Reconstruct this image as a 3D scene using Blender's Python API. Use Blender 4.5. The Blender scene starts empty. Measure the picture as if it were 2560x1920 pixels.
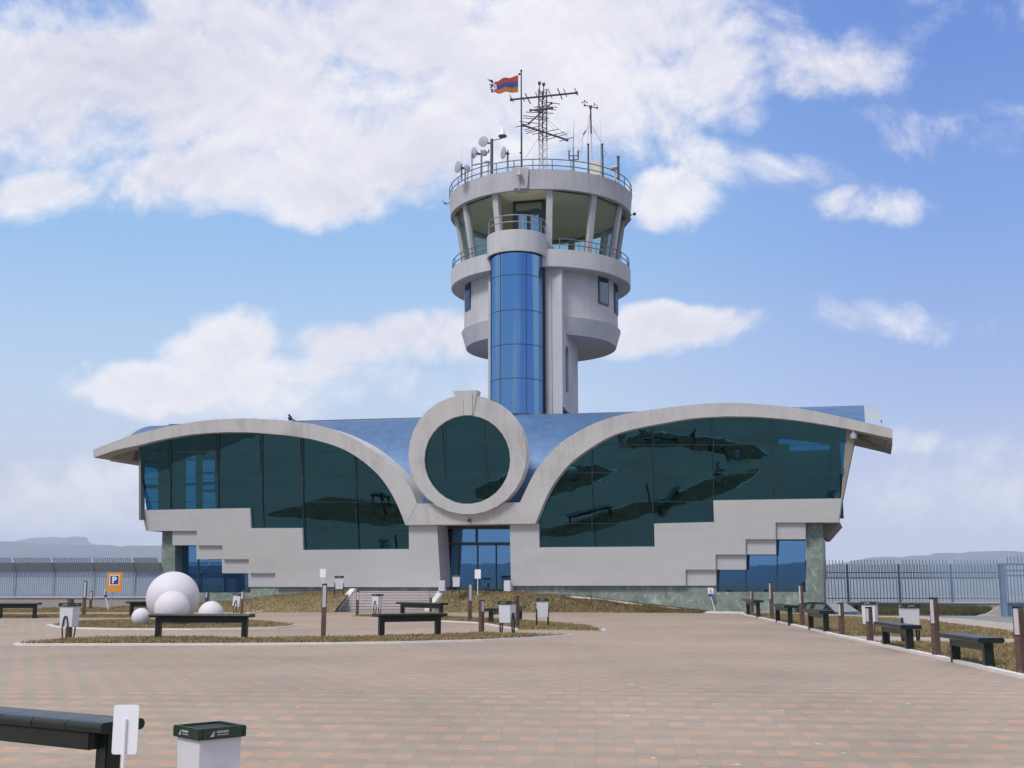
import bpy, bmesh, math, random
from math import sin, cos, tan, radians, pi, sqrt, atan2
from mathutils import Vector, Matrix
import numpy as np
random.seed(7); rng = np.random.default_rng(5)
S = bpy.context.scene
COL = S.collection
V3 = Vector

# ------------------------------------------------------------------ camera
FPX = 2880.0
HOR = 1458.0
TH = math.atan((HOR - 960) / FPX)
CAMZ = 1.3
cd = bpy.data.cameras.new("camera"); cam = bpy.data.objects.new("camera", cd); COL.objects.link(cam)
cd.sensor_width = 36; cd.lens = FPX / 2560 * 36; cd.clip_start = 0.1; cd.clip_end = 40000
cam.location = (0, 0, CAMZ); cam.rotation_euler = (pi / 2 + TH, 0, 0)
S.camera = cam
S.render.resolution_x = 1024; S.render.resolution_y = 768

# ------------------------------------------------------------------ render / exposure
S.view_settings.view_transform = 'Standard'; S.view_settings.look = 'None'
S.view_settings.exposure = 0.08; S.view_settings.gamma = 1.0
S.cycles.max_bounces = 8; S.cycles.transparent_max_bounces = 12; S.cycles.volume_bounces = 2
S.cycles.sample_clamp_indirect = 4.0

# ------------------------------------------------------------------ sun
SUN_EL = radians(50); SUN_AZ = radians(215)     # compass-like: 0 = +Y, clockwise; light comes from there
sd = Vector((sin(SUN_AZ) * cos(SUN_EL), cos(SUN_AZ) * cos(SUN_EL), sin(SUN_EL)))
ld = bpy.data.lights.new("sun", 'SUN'); ld.energy = 2.5; ld.angle = radians(14); ld.color = (1.0, 0.96, 0.9)
lo = bpy.data.objects.new("sun", ld); COL.objects.link(lo)
lo.rotation_euler = (-sd).to_track_quat('-Z', 'Y').to_euler()

# ------------------------------------------------------------------ pixel helpers (photo pixels -> real places)
def raydir(px, py):
    a, b = px - 1280.0, 960.0 - py
    return Vector((a, FPX * cos(TH) - b * sin(TH), FPX * sin(TH) + b * cos(TH)))
CP = Vector((0, 0, CAMZ))
def atY(px, py, Y):
    d = raydir(px, py); return CP + d * (Y / d.y)
def gnd(px, py, z=0.0):
    d = raydir(px, py); return CP + d * ((z - CAMZ) / d.z)
def onplane(px, py, P, N):
    d = raydir(px, py); return CP + d * ((P - CP).dot(N) / d.dot(N))
def zpix(py, Y): return atY(1280, py, Y).z
def uv(px, py):
    d = raydir(px, py); return d.x / d.y, d.z / d.y

# ------------------------------------------------------------------ world: Nishita sky with clouds
W = bpy.data.worlds.new("World"); S.world = W; W.use_nodes = True
nt = W.node_tree; nt.nodes.clear()
class NG:
    def __init__(s, nt): s.nt = nt
    def n(s, t, **k):
        x = s.nt.nodes.new(t)
        for a, b in k.items(): setattr(x, a, b)
        return x
    def put(s, sock, v):
        if v is None: return
        if isinstance(v, bpy.types.NodeSocket): s.nt.links.new(v, sock)
        else: sock.default_value = v
    def m(s, op, a, b=None, c=None, clamp=False):
        x = s.n('ShaderNodeMath', operation=op); x.use_clamp = clamp
        s.put(x.inputs[0], a); s.put(x.inputs[1], b); s.put(x.inputs[2], c)
        return x.outputs[0]
    def vm(s, op, a, b=None):
        x = s.n('ShaderNodeVectorMath', operation=op)
        s.put(x.inputs[0], a); s.put(x.inputs[1], b)
        return x.outputs['Value'] if op in ('DOT_PRODUCT', 'LENGTH') else x.outputs[0]
    def mix(s, f, a, b, mode='MIX'):
        x = s.n('ShaderNodeMix', data_type='RGBA', blend_type=mode)
        s.put(x.inputs[0], f); s.put(x.inputs[6], a); s.put(x.inputs[7], b)
        return x.outputs[2]
    def noise(s, vec, sc, det=4, rough=.5, dist=0.0, dim='3D'):
        x = s.n('ShaderNodeTexNoise', noise_dimensions=dim)
        s.put(x.inputs['Vector'], vec); x.inputs['Scale'].default_value = sc
        x.inputs['Detail'].default_value = det; x.inputs['Roughness'].default_value = rough
        x.inputs['Distortion'].default_value = dist
        return x.outputs
    def mr(s, v, a, b, c=0., d=1., smooth=False):
        x = s.n('ShaderNodeMapRange'); x.interpolation_type = 'SMOOTHSTEP' if smooth else 'LINEAR'
        for i, q in enumerate((v, a, b, c, d)): s.put(x.inputs[i], q)
        return x.outputs[0]
    def ramp(s, v, pts):
        x = s.n('ShaderNodeValToRGB'); s.put(x.inputs[0], v)
        e = x.color_ramp.elements
        while len(e) < len(pts): e.new(.5)
        for q, (p, c) in zip(e, pts): q.position = p; q.color = (*c, 1)
        return x.outputs[0]
g = NG(nt)
tc = g.n('ShaderNodeTexCoord').outputs['Generated']
sep = g.n('ShaderNodeSeparateXYZ'); g.put(sep.inputs[0], tc)
dx, dy, dz = sep.outputs
ady = g.m('MAXIMUM', g.m('ABSOLUTE', dy), 0.12)
U = g.m('DIVIDE', dx, ady); Vv = g.m('DIVIDE', dz, ady)
cu = g.n('ShaderNodeCombineXYZ'); g.put(cu.inputs[0], U); g.put(cu.inputs[1], Vv); g.put(cu.inputs[2], 0.0)
P = cu.outputs[0]
wn = g.noise(P, 5.0, 5, .55)
warp = g.vm('MULTIPLY', g.vm('SUBTRACT', wn['Color'], (0.5, 0.5, 0.5)), (0.15, 0.09, 0))
Pw = g.vm('ADD', P, warp)
# blobs in photo pixels: cx, cy, rx, ry, weight
BL = [(450, 200, 700, 230, 1.0), (520, 430, 300, 120, 1.0), (760, 460, 240, 110, 1.0), (930, 380, 330, 130, 1.0), (1250, 180, 560, 260, 1.0),
      (120, 330, 200, 60, .5), (150, 490, 130, 70, .5), (1350, 60, 620, 190, .95), (900, 60, 1100, 200, .85), (60, 200, 300, 200, .9), (1720, 160, 260, 120, .75), (1830, 260, 110, 60, .5),
      (2080, 130, 200, 90, .45), (2420, 40, 260, 60, .2), (2450, 300, 200, 60, .15),
      (1660, 470, 130, 70, .62), (1900, 420, 230, 70, .62), (2130, 490, 220, 55, .5), (1760, 380, 140, 50, .4),
      (560, 890, 150, 95, 1.0), (390, 960, 260, 65, .95), (880, 880, 210, 70, .95), (1080, 860, 200, 70, .8), (750, 950, 330, 60, .6),
      (1690, 820, 200, 62, 1.0), (1600, 860, 140, 50, .8), (2400, 800, 260, 30, .12),
      (100, 1290, 420, 90, .45), (300, 1190, 200, 50, .35), (2380, 1250, 260, 80, .3), (2280, 1120, 140, 40, .3), (1000, 990, 500, 60, .35),
      (2480, 1130, 160, 60, .25)]
fld = None
for cx, cy, rx, ry, w in BL:
    u0, v0 = uv(cx, cy); u1, _ = uv(cx + rx, cy); _, v1 = uv(cx, cy - ry)
    d = g.vm('MULTIPLY', g.vm('SUBTRACT', Pw, (u0, v0, 0)), (1 / abs(u1 - u0), 1 / abs(v1 - v0), 0))
    q = g.m('MULTIPLY_ADD', g.vm('DOT_PRODUCT', d, d), -0.85 * w, w)
    fld = q if fld is None else g.m('MAXIMUM', fld, q)
fld = g.m('MAXIMUM', fld, -0.6)
fld = g.m('MAXIMUM', fld, g.mr(Vv, 0.58, 0.9, -0.6, 0.75))  # unseen overhead cloud cover, added to whiten the light
fb = g.noise(P, 10.0, 10, .64, .3)['Fac']
fb2 = g.noise(P, 3.0, 4, .5)['Fac']
dens = g.m('ADD', fld, g.m('MULTIPLY', g.m('SUBTRACT', fb, .5), 2.6))
dens = g.m('ADD', dens, g.m('MULTIPLY_ADD', g.m('SUBTRACT', fb2, .5), 1.0, .08))
alpha = g.mr(dens, -0.05, .85, 0, 0.97, True)
# cloud shade: brighter upper rims, lilac-grey bodies
Pup = g.vm('ADD', P, (0.0, 0.012, 0)); fbu = g.noise(Pup, 10.0, 10, .64, .3)['Fac']
shade = g.m('ADD', g.m('MULTIPLY', g.m('SUBTRACT', fb, fbu), .9), g.m('MULTIPLY', fb2, .9))
shade = g.m('SUBTRACT', shade, g.m('MULTIPLY', g.mr(dens, .5, 1.6), .18))
ccol = g.ramp(shade, [(0.05, (.56, .57, .68)), (0.30, (.76, .75, .84)), (0.55, (.93, .92, .95))])
sky = g.n('ShaderNodeTexSky', sky_type='NISHITA'); sky.sun_disc = False
sky.sun_elevation = SUN_EL; sky.sun_rotation = SUN_AZ; sky.altitude = 600; sky.air_density = 1.0; sky.dust_density = 1.6; sky.ozone_density = 1.5
skyc = g.vm('MULTIPLY', sky.outputs[0], (.1, .1, .1))
# measured daylight tone by elevation and side, blended with the physical sky
el = g.m('ARCTAN2', dz, g.m('SQRT', g.m('ADD', g.m('MULTIPLY', dx, dx), g.m('MULTIPLY', dy, dy))))
eld = g.m('MULTIPLY', el, 180 / pi / 40, clamp=True)
gradL = g.ramp(eld, [(0.0, (.74, .70, .80)), (.10, (.68, .68, .82)), (.22, (.55, .70, .90)), (.40, (.32, .56, .90)), (.62, (.22, .42, .84)), (1.0, (.13, .27, .68))])
gradR = g.ramp(eld, [(0.0, (.76, .69, .78)), (.10, (.60, .61, .81)), (.22, (.35, .47, .82)), (.40, (.21, .38, .80)), (.62, (.13, .27, .72)), (1.0, (.09, .19, .60))])
grad = g.mix(g.mr(U, -.05, .42, 0, 1, True), gradL, gradR)
skym = g.mix(0.88, skyc, grad)
fin = g.mix(alpha, skym, ccol)
fin = g.mix(g.mr(dz, -0.02, 0.0, 1, 0), fin, (.25, .27, .36, 1))
BGS = 0.1
bg = g.n('ShaderNodeBackground'); g.put(bg.inputs[0], g.vm('MULTIPLY', fin, (1 / BGS, 1 / BGS, 1 / BGS))); bg.inputs[1].default_value = BGS
out = g.n('ShaderNodeOutputWorld'); nt.links.new(bg.outputs[0], out.inputs[0])

# ------------------------------------------------------------------ materials
def newmat(name):
    m = bpy.data.materials.new(name); m.use_nodes = True
    t = m.node_tree; t.nodes.clear(); G = NG(t)
    o = G.n('ShaderNodeOutputMaterial'); b = G.n('ShaderNodeBsdfPrincipled'); t.links.new(b.outputs[0], o.inputs[0])
    return m, G, b, o
def simple(name, c, rough=.6, var=.12, sc=3.0, metal=0.0, bump=0.0, bsc=40., spec=.5, coat=0.):
    m, G, b, o = newmat(name)
    co = G.n('ShaderNodeTexCoord').outputs['Object']
    n1 = G.noise(co, sc, 6, .6)['Fac']; n2 = G.noise(co, sc * 7, 4, .6)['Fac']
    f = G.m('ADD', G.m('MULTIPLY', n1, .65), G.m('MULTIPLY', n2, .35))
    lo_, hi = tuple(max(0, q * (1 - 2 * var)) for q in c), tuple(min(1, q * (1 + 2 * var)) for q in c)
    G.put(b.inputs['Base Color'], G.ramp(f, [(.25, lo_), (.75, hi)]))
    G.put(b.inputs['Roughness'], G.mr(n2, .3, .7, rough * .88, min(1, rough * 1.12)))
    b.inputs['Metallic'].default_value = metal; b.inputs['Specular IOR Level'].default_value = spec
    b.inputs['Coat Weight'].default_value = coat
    if bump:
        bp = G.n('ShaderNodeBump'); bp.inputs['Strength'].default_value = bump; bp.inputs['Distance'].default_value = .02
        G.put(bp.inputs['Height'], G.noise(co, bsc, 5, .6)['Fac']); G.put(b.inputs['Normal'], bp.outputs[0])
    return m
M = {}
M['white'] = simple('white_paint', (.80, .80, .84), .45, .02)
M['grey_paint'] = simple('grey_paint', (.42, .43, .44), .5, .05)
M['bin_white'] = simple('bin_white', (.60, .60, .64), .45, .04, 6)
M['green'] = simple('green_paint', (.011, .038, .02), .35, .15)
M['bench'] = simple('bench_green_black', (.009, .016, .013), .33, .2, 5, spec=.4)
M['dark'] = simple('dark_metal', (.03, .035, .045), .45, .2)
M['black'] = simple('black_shade_print', (.008, .009, .01), .6, .1)  # near-black for painted-in gap shade and for printed marks
M['wood'] = simple('bollard_wood', (.10, .062, .048), .7, .25, 9, bump=.4)
M['lampface'] = simple('lamp_diffuser', (.50, .48, .52), .35, .04)
M['fence'] = simple('fence_paint', (.15, .22, .33), .45, .08)
M['fence_l'] = simple('fence_paint_grey', (.23, .29, .38), .5, .08)
M['fence_s'] = simple('fence_sheet_lifted', (.34, .41, .52), .5, .05)  # fence paint made lighter to offset shade on the downward-facing sheet
M['capstone'] = simple('wall_cap', (.45, .45, .47), .8, .06)
M['lowwall'] = simple('low_wall_render', (.34, .31, .30), .9, .08, 1.2, bump=.2)
M['kerb'] = simple('kerb_stone', (.66, .63, .62), .8, .07, 4)
M['sphere'] = simple('white_sphere', (.63, .60, .64), .6, .025, 2, bump=.05)
M['steel'] = simple('galvanised', (.32, .34, .38), .4, .1, metal=.5)
M['rail'] = simple('rail_blue_grey', (.13, .17, .23), .4, .08)
M['mast_red'] = simple('mast_red', (.12, .03, .038), .5, .1)
M['mast_white'] = simple('mast_white', (.55, .56, .62), .5, .05)
M['antenna'] = simple('antenna_metal', (.07, .075, .10), .45, .15)
M['dish'] = simple('dish_grey', (.42, .41, .44), .5, .06)
M['cream'] = simple('cream_plastic', (.66, .60, .50), .4, .05)
M['carpaint'] = simple('car_black', (.012, .013, .016), .2, .1, coat=.6)
M['rubber'] = simple('rubber', (.02, .02, .02), .8, .1)
M['sign_orange'] = simple('sign_orange', (.72, .27, .03), .4, .04)
M['sign_blue'] = simple('sign_blue', (.02, .06, .24), .4, .04)
M['band_blue'] = simple('band_blue', (.03, .07, .50), .4, .04)
M['bird'] = simple('bird_dark', (.025, .025, .035), .7, .2)
M['frame'] = simple('window_frame', (.035, .05, .06), .35, .1)
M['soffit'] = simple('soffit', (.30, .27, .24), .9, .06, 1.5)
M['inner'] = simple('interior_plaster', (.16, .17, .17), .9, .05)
M['ceil'] = simple('cab_ceiling', (.80, .78, .56), .8, .05)
M['flag_red'] = simple('flag_red', (.36, .055, .04), .8, .06)
M['flag_blue'] = simple('flag_blue', (.035, .06, .24), .8, .06)
M['flag_orange'] = simple('flag_orange', (.42, .14, .045), .8, .06)
M['trim'] = simple('pale_trim', (.33, .38, .42), .5, .05)
M['asphalt'] = simple('asphalt', (.20, .22, .21), .9, .08, 2, bump=.3)
M['path'] = simple('path_pavers', (.38, .325, .28), .85, .07, 3, bump=.2)

def concrete(name, c, streak=.5):
    m, G, b, o = newmat(name)
    co = G.n('ShaderNodeTexCoord').outputs['Object']
    n1 = G.noise(co, .55, 6, .6)['Fac']; n2 = G.noise(co, 9, 6, .65)['Fac']
    st = G.noise(G.vm('MULTIPLY', co, (3.2, 3.2, .18)), 1.0, 5, .6)['Fac']
    f = G.m('ADD', G.m('MULTIPLY', n1, .45), G.m('ADD', G.m('MULTIPLY', n2, .2), G.m('MULTIPLY', st, .35)))
    G.put(b.inputs['Base Color'], G.ramp(f, [(.3, tuple(q * (1 - .38 * streak) for q in c)), (.5, c), (.72, tuple(q * 1.12 for q in c))]))
    b.inputs['Roughness'].default_value = .85
    bp = G.n('ShaderNodeBump'); bp.inputs['Strength'].default_value = .25; bp.inputs['Distance'].default_value = .01
    G.put(bp.inputs['Height'], n2); G.put(b.inputs['Normal'], bp.outputs[0])
    return m
M['concrete'] = concrete('arch_concrete', (.53, .52, .515), .85)
M['tower'] = concrete('tower_render', (.49, .49, .51), .7)
M['tower2'] = concrete('tower_roof_band', (.44, .445, .47), .7)

def stone(name, c):   # cladding courses of slightly different slabs
    m, G, b, o = newmat(name)
    co = G.n('ShaderNodeTexCoord').outputs['Object']
    rot = G.n('ShaderNodeMapping'); G.put(rot.inputs[0], co); rot.inputs['Rotation'].default_value = (0, 0, radians(17))
    s = G.n('ShaderNodeSeparateXYZ'); G.put(s.inputs[0], rot.outputs[0])
    cb = G.n('ShaderNodeCombineXYZ'); G.put(cb.inputs[0], s.outputs[0]); G.put(cb.inputs[1], s.outputs[2])
    br = G.n('ShaderNodeTexBrick'); G.put(br.inputs['Vector'], cb.outputs[0])
    br.inputs['Scale'].default_value = 1.0; br.inputs['Brick Width'].default_value = 1.2; br.inputs['Row Height'].default_value = .30
    br.inputs['Mortar Size'].default_value = .006; br.inputs['Mortar Smooth'].default_value = .3
    br.inputs['Color1'].default_value = (.3, .3, .3, 1); br.inputs['Color2'].default_value = (.7, .7, .7, 1); br.inputs['Mortar'].default_value = (.1, .1, .1, 1)
    b2 = G.n('ShaderNodeTexBrick'); G.put(b2.inputs['Vector'], cb.outputs[0]); b2.inputs['Scale'].default_value = 1.0
    b2.inputs['Brick Width'].default_value = 2.6; b2.inputs['Row Height'].default_value = .9; b2.inputs['Mortar Size'].default_value = 0.0; b2.offset = .37
    b2.inputs['Color1'].default_value = (.3, .3, .3, 1); b2.inputs['Color2'].default_value = (.7, .7, .7, 1)
    n1 = G.noise(co, .5, 5, .6)['Fac']
    st = G.noise(G.vm('MULTIPLY', co, (.5, .5, 14)), 1.0, 5, .6)['Fac']
    rn = G.noise(G.vm('MULTIPLY', co, (3.5, 3.5, .25)), 1.0, 5, .65)['Fac']
    f = G.m('ADD', G.m('ADD', G.m('MULTIPLY', br.outputs[0], .30), G.m('MULTIPLY', b2.outputs[0], .22)), G.m('ADD', G.m('MULTIPLY', n1, .18), G.m('ADD', G.m('MULTIPLY', st, .18), G.m('MULTIPLY', rn, .16))))
    G.put(b.inputs['Base Color'], G.ramp(f, [(.15, tuple(q * .72 for q in c)), (.45, c), (.8, tuple(q * 1.14 for q in c))]))
    b.inputs['Roughness'].default_value = .6
    return m
M['stone'] = stone('wall_stone', (.47, .475, .475))
M['panel'] = simple('recess_panel', (.48, .48, .50), .6, .04, 1)

def marble():
    m, G, b, o = newmat('green_marble')
    co = G.n('ShaderNodeTexCoord').outputs['Object']
    w = G.vm('ADD', co, G.vm('MULTIPLY', G.noise(co, 1.2, 6, .6)['Color'], (1.5, 1.5, 1.5)))
    n1 = G.noise(w, 1.6, 8, .7, .8)['Fac']; n2 = G.noise(w, 6, 6, .7, .5)['Fac']
    f = G.m('ADD', G.m('MULTIPLY', n1, .6), G.m('MULTIPLY', n2, .4))
    G.put(b.inputs['Base Color'], G.ramp(f, [(.34, (.07, .085, .09)), (.46, (.155, .19, .165)), (.56, (.22, .265, .23)), (.66, (.52, .53, .50))]))
    b.inputs['Roughness'].default_value = .45
    return m
M['marble'] = marble()

def glassmat(name, gl, tr, fac, rough=.0, wav=.0, facing=.35, vert=False):
    m = bpy.data.materials.new(name); m.use_nodes = True; t = m.node_tree; t.nodes.clear(); G = NG(t)
    o = G.n('ShaderNodeOutputMaterial')
    a = G.n('ShaderNodeBsdfGlossy'); a.inputs['Color'].default_value = (*gl, 1); a.inputs['Roughness'].default_value = rough
    b = G.n('ShaderNodeBsdfTransparent'); b.inputs['Color'].default_value = (*tr, 1)
    lw = G.n('ShaderNodeLayerWeight'); lw.inputs['Blend'].default_value = facing
    f = G.m('ADD', G.m('MULTIPLY', lw.outputs['Fresnel'], .6), fac, clamp=True)
    mx = G.n('ShaderNodeMixShader'); G.put(mx.inputs[0], f); t.links.new(b.outputs[0], mx.inputs[1]); t.links.new(a.outputs[0], mx.inputs[2])
    t.links.new(mx.outputs[0], o.inputs[0])
    if wav:
        co = G.n('ShaderNodeTexCoord').outputs['Object']
        bp = G.n('ShaderNodeBump'); bp.inputs['Strength'].default_value = wav; bp.inputs['Distance'].default_value = .05
        G.put(bp.inputs['Height'], G.noise(G.vm('MULTIPLY', co, (1.6, 1.6, .06)) if vert else co, .9, 2, .4)['Fac']); G.put(a.inputs['Normal'], bp.outputs[0])
    return m
M['teal'] = glassmat('teal_glass', (.105, .335, .47), (.010, .12, .25), .31, 0, .11)
M['blueglass'] = glassmat('blue_glass', (.17, .37, .62), (.02, .05, .12), .80, .0, .025)
M['darkglass'] = glassmat('dark_window_glass', (.20, .25, .33), (.02, .03, .04), .6, .02, .02)
M['liftglass'] = glassmat('lift_blue_glass', (.18, .34, .56), (.02, .05, .12), .86, .10, .5, vert=True)
M['cabglass'] = glassmat('cab_glass', (.50, .62, .60), (.80, .86, .82), .05, 0, 0, .2)
M['carglass'] = glassmat('car_glass', (.7, .8, .8), (.2, .25, .25), .45)

def roofmat():
    m, G, b, o = newmat('blue_shingles')
    co = G.n('ShaderNodeTexCoord').outputs['Object']
    vo = G.n('ShaderNodeTexVoronoi'); G.put(vo.inputs['Vector'], G.vm('MULTIPLY', co, (3.2, 3.2, 4.5))); vo.inputs['Scale'].default_value = 1
    n1 = G.noise(co, 1.2, 4, .6)['Fac']
    f = G.m('ADD', G.m('MULTIPLY', vo.outputs['Color'], .5), G.m('MULTIPLY', n1, .5))
    G.put(b.inputs['Base Color'], G.ramp(f, [(.2, (.055, .125, .26)), (.8, (.085, .175, .33))]))
    b.inputs['Metallic'].default_value = .25; b.inputs['Roughness'].default_value = .5
    bp = G.n('ShaderNodeBump'); bp.inputs['Strength'].default_value = .35; bp.inputs['Distance'].default_value = .02
    G.put(bp.inputs['Height'], vo.outputs['Distance']); G.put(b.inputs['Normal'], bp.outputs[0])
    return m
M['roof'] = roofmat()

def pavers():
    m, G, b, o = newmat('plaza_pavers')
    co = G.n('ShaderNodeTexCoord').outputs['Object']
    mp = G.n('ShaderNodeMapping'); G.put(mp.inputs[0], co); mp.inputs['Rotation'].default_value = (0, 0, radians(4)); mp.inputs['Scale'].default_value = (1 / .188, 1 / .188, 1)
    s = G.n('ShaderNodeSeparateXYZ'); G.put(s.inputs[0], mp.outputs[0])
    y2 = s.outputs[1]; j = G.m('FLOOR', y2)
    i = G.m('FLOOR', s.outputs[0])
    jodd = G.m('ABSOLUTE', G.m('MODULO', j, 2.0)); jh = G.m('FLOOR', G.m('MULTIPLY', j, .5))
    chk = G.m('ABSOLUTE', G.m('MODULO', G.m('ADD', i, jh), 2.0))
    cell = G.n('ShaderNodeCombineXYZ'); G.put(cell.inputs[0], i); G.put(cell.inputs[1], j)
    wn = G.n('ShaderNodeTexWhiteNoise', noise_dimensions='3D'); G.put(wn.inputs['Vector'], cell.outputs[0])
    rv = wn.outputs['Value']
    fx = G.m('FRACT', s.outputs[0]); fy = G.m('FRACT', y2)
    half = G.n('ShaderNodeCombineXYZ'); G.put(half.inputs[0], i); G.put(half.inputs[1], G.m('FLOOR', G.m('MULTIPLY', y2, 2))); half.inputs[2].default_value = 3
    wn2 = G.n('ShaderNodeTexWhiteNoise', noise_dimensions='3D'); G.put(wn2.inputs['Vector'], half.outputs[0]); rv2 = wn2.outputs['Value']
    orange = G.ramp(rv2, [(0, (.42, .262, .185)), (.5, (.435, .278, .20)), (1, (.43, .295, .215))])
    grey = G.ramp(rv2, [(0, (.262, .228, .185)), (.5, (.288, .248, .20)), (1, (.31, .268, .218))])
    buff = G.ramp(rv2, [(0, (.30, .25, .195)), (.5, (.325, .265, .208)), (1, (.345, .28, .222))])
    isor = G.m('MULTIPLY', G.m('SUBTRACT', 1.0, jodd), G.m('GREATER_THAN', chk, .5))
    isor = G.m('MULTIPLY', isor, G.m('GREATER_THAN', rv, .06))
    
    base = G.mix(jodd, buff, grey)
    c = G.mix(isor, base, orange)
    # joints
    jx = G.m('MINIMUM', fx, G.m('SUBTRACT', 1.0, fx)); fy2 = G.m('FRACT', G.m('MULTIPLY', y2, 2.0)); jy = G.m('MULTIPLY', G.m('MINIMUM', fy2, G.m('SUBTRACT', 1.0, fy2)), .5)
    jt = G.m('LESS_THAN', G.m('MINIMUM', jx, jy), .016)
    c = G.mix(G.m('MULTIPLY', jt, .40), c, (.16, .135, .11, 1))
    big = G.noise(co, .22, 5, .6)['Fac']; med = G.noise(co, 1.7, 5, .6)['Fac']
    c = G.mix(G.m('MULTIPLY', G.mr(med, .35, .65), .55), c, (.345, .28, .222, 1))
    c = G.mix(1.0, c, G.ramp(big, [(.28, (.80, .80, .79)), (.5, (1.0, .99, .98)), (.72, (1.14, 1.12, 1.10))]), 'MULTIPLY')
    # pale lime spots
    sp = G.noise(co, 5.5, 3, .5)['Fac']; c = G.mix(G.mr(sp, .715, .74, 0, .6), c, (.62, .60, .62, 1))
    G.put(b.inputs['Base Color'], c)
    b.inputs['Roughness'].default_value = .8
    bp = G.n('ShaderNodeBump'); bp.inputs['Strength'].default_value = .3; bp.inputs['Distance'].default_value = .01
    G.put(bp.inputs['Height'], G.m('ADD', G.m('MULTIPLY', jt, -1.), G.m('MULTIPLY', rv2, .4))); G.put(b.inputs['Normal'], bp.outputs[0])
    return m
M['pavers'] = pavers()

def grassmat(name, a, b_, c, sc=.9):
    m, G, b, o = newmat(name)
    co = G.n('ShaderNodeTexCoord').outputs['Object']
    n1 = G.noise(co, sc, 6, .65)['Fac']; n2 = G.noise(co, sc * 9, 5, .7)['Fac']
    f = G.m('ADD', G.m('MULTIPLY', n1, .6), G.m('MULTIPLY', n2, .4))
    G.put(b.inputs['Base Color'], G.ramp(f, [(.33, a), (.5, b_), (.66, c)]))
    b.inputs['Roughness'].default_value = .95; b.inputs['Specular IOR Level'].default_value = .15
    bp = G.n('ShaderNodeBump'); bp.inputs['Strength'].default_value = .6; bp.inputs['Distance'].default_value = .05
    G.put(bp.inputs['Height'], n2); G.put(b.inputs['Normal'], bp.outputs[0])
    return m
M['grass'] = grassmat('dry_grass', (.17, .14, .068), (.26, .205, .105), (.36, .28, .165))
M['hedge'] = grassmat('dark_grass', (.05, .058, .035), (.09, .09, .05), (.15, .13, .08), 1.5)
M['hill'] = grassmat('hill_wood', (.035, .05, .06), (.06, .075, .08), (.10, .11, .10), .002)  # wooded hill colour with a bluish haze cast mixed in
M['valley'] = grassmat('valley_fields', (.07, .10, .12), (.15, .15, .13), (.34, .30, .28), .0016)
M['soil'] = grassmat('soil', (.10, .09, .06), (.16, .13, .09), (.20, .17, .12), .5)

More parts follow.
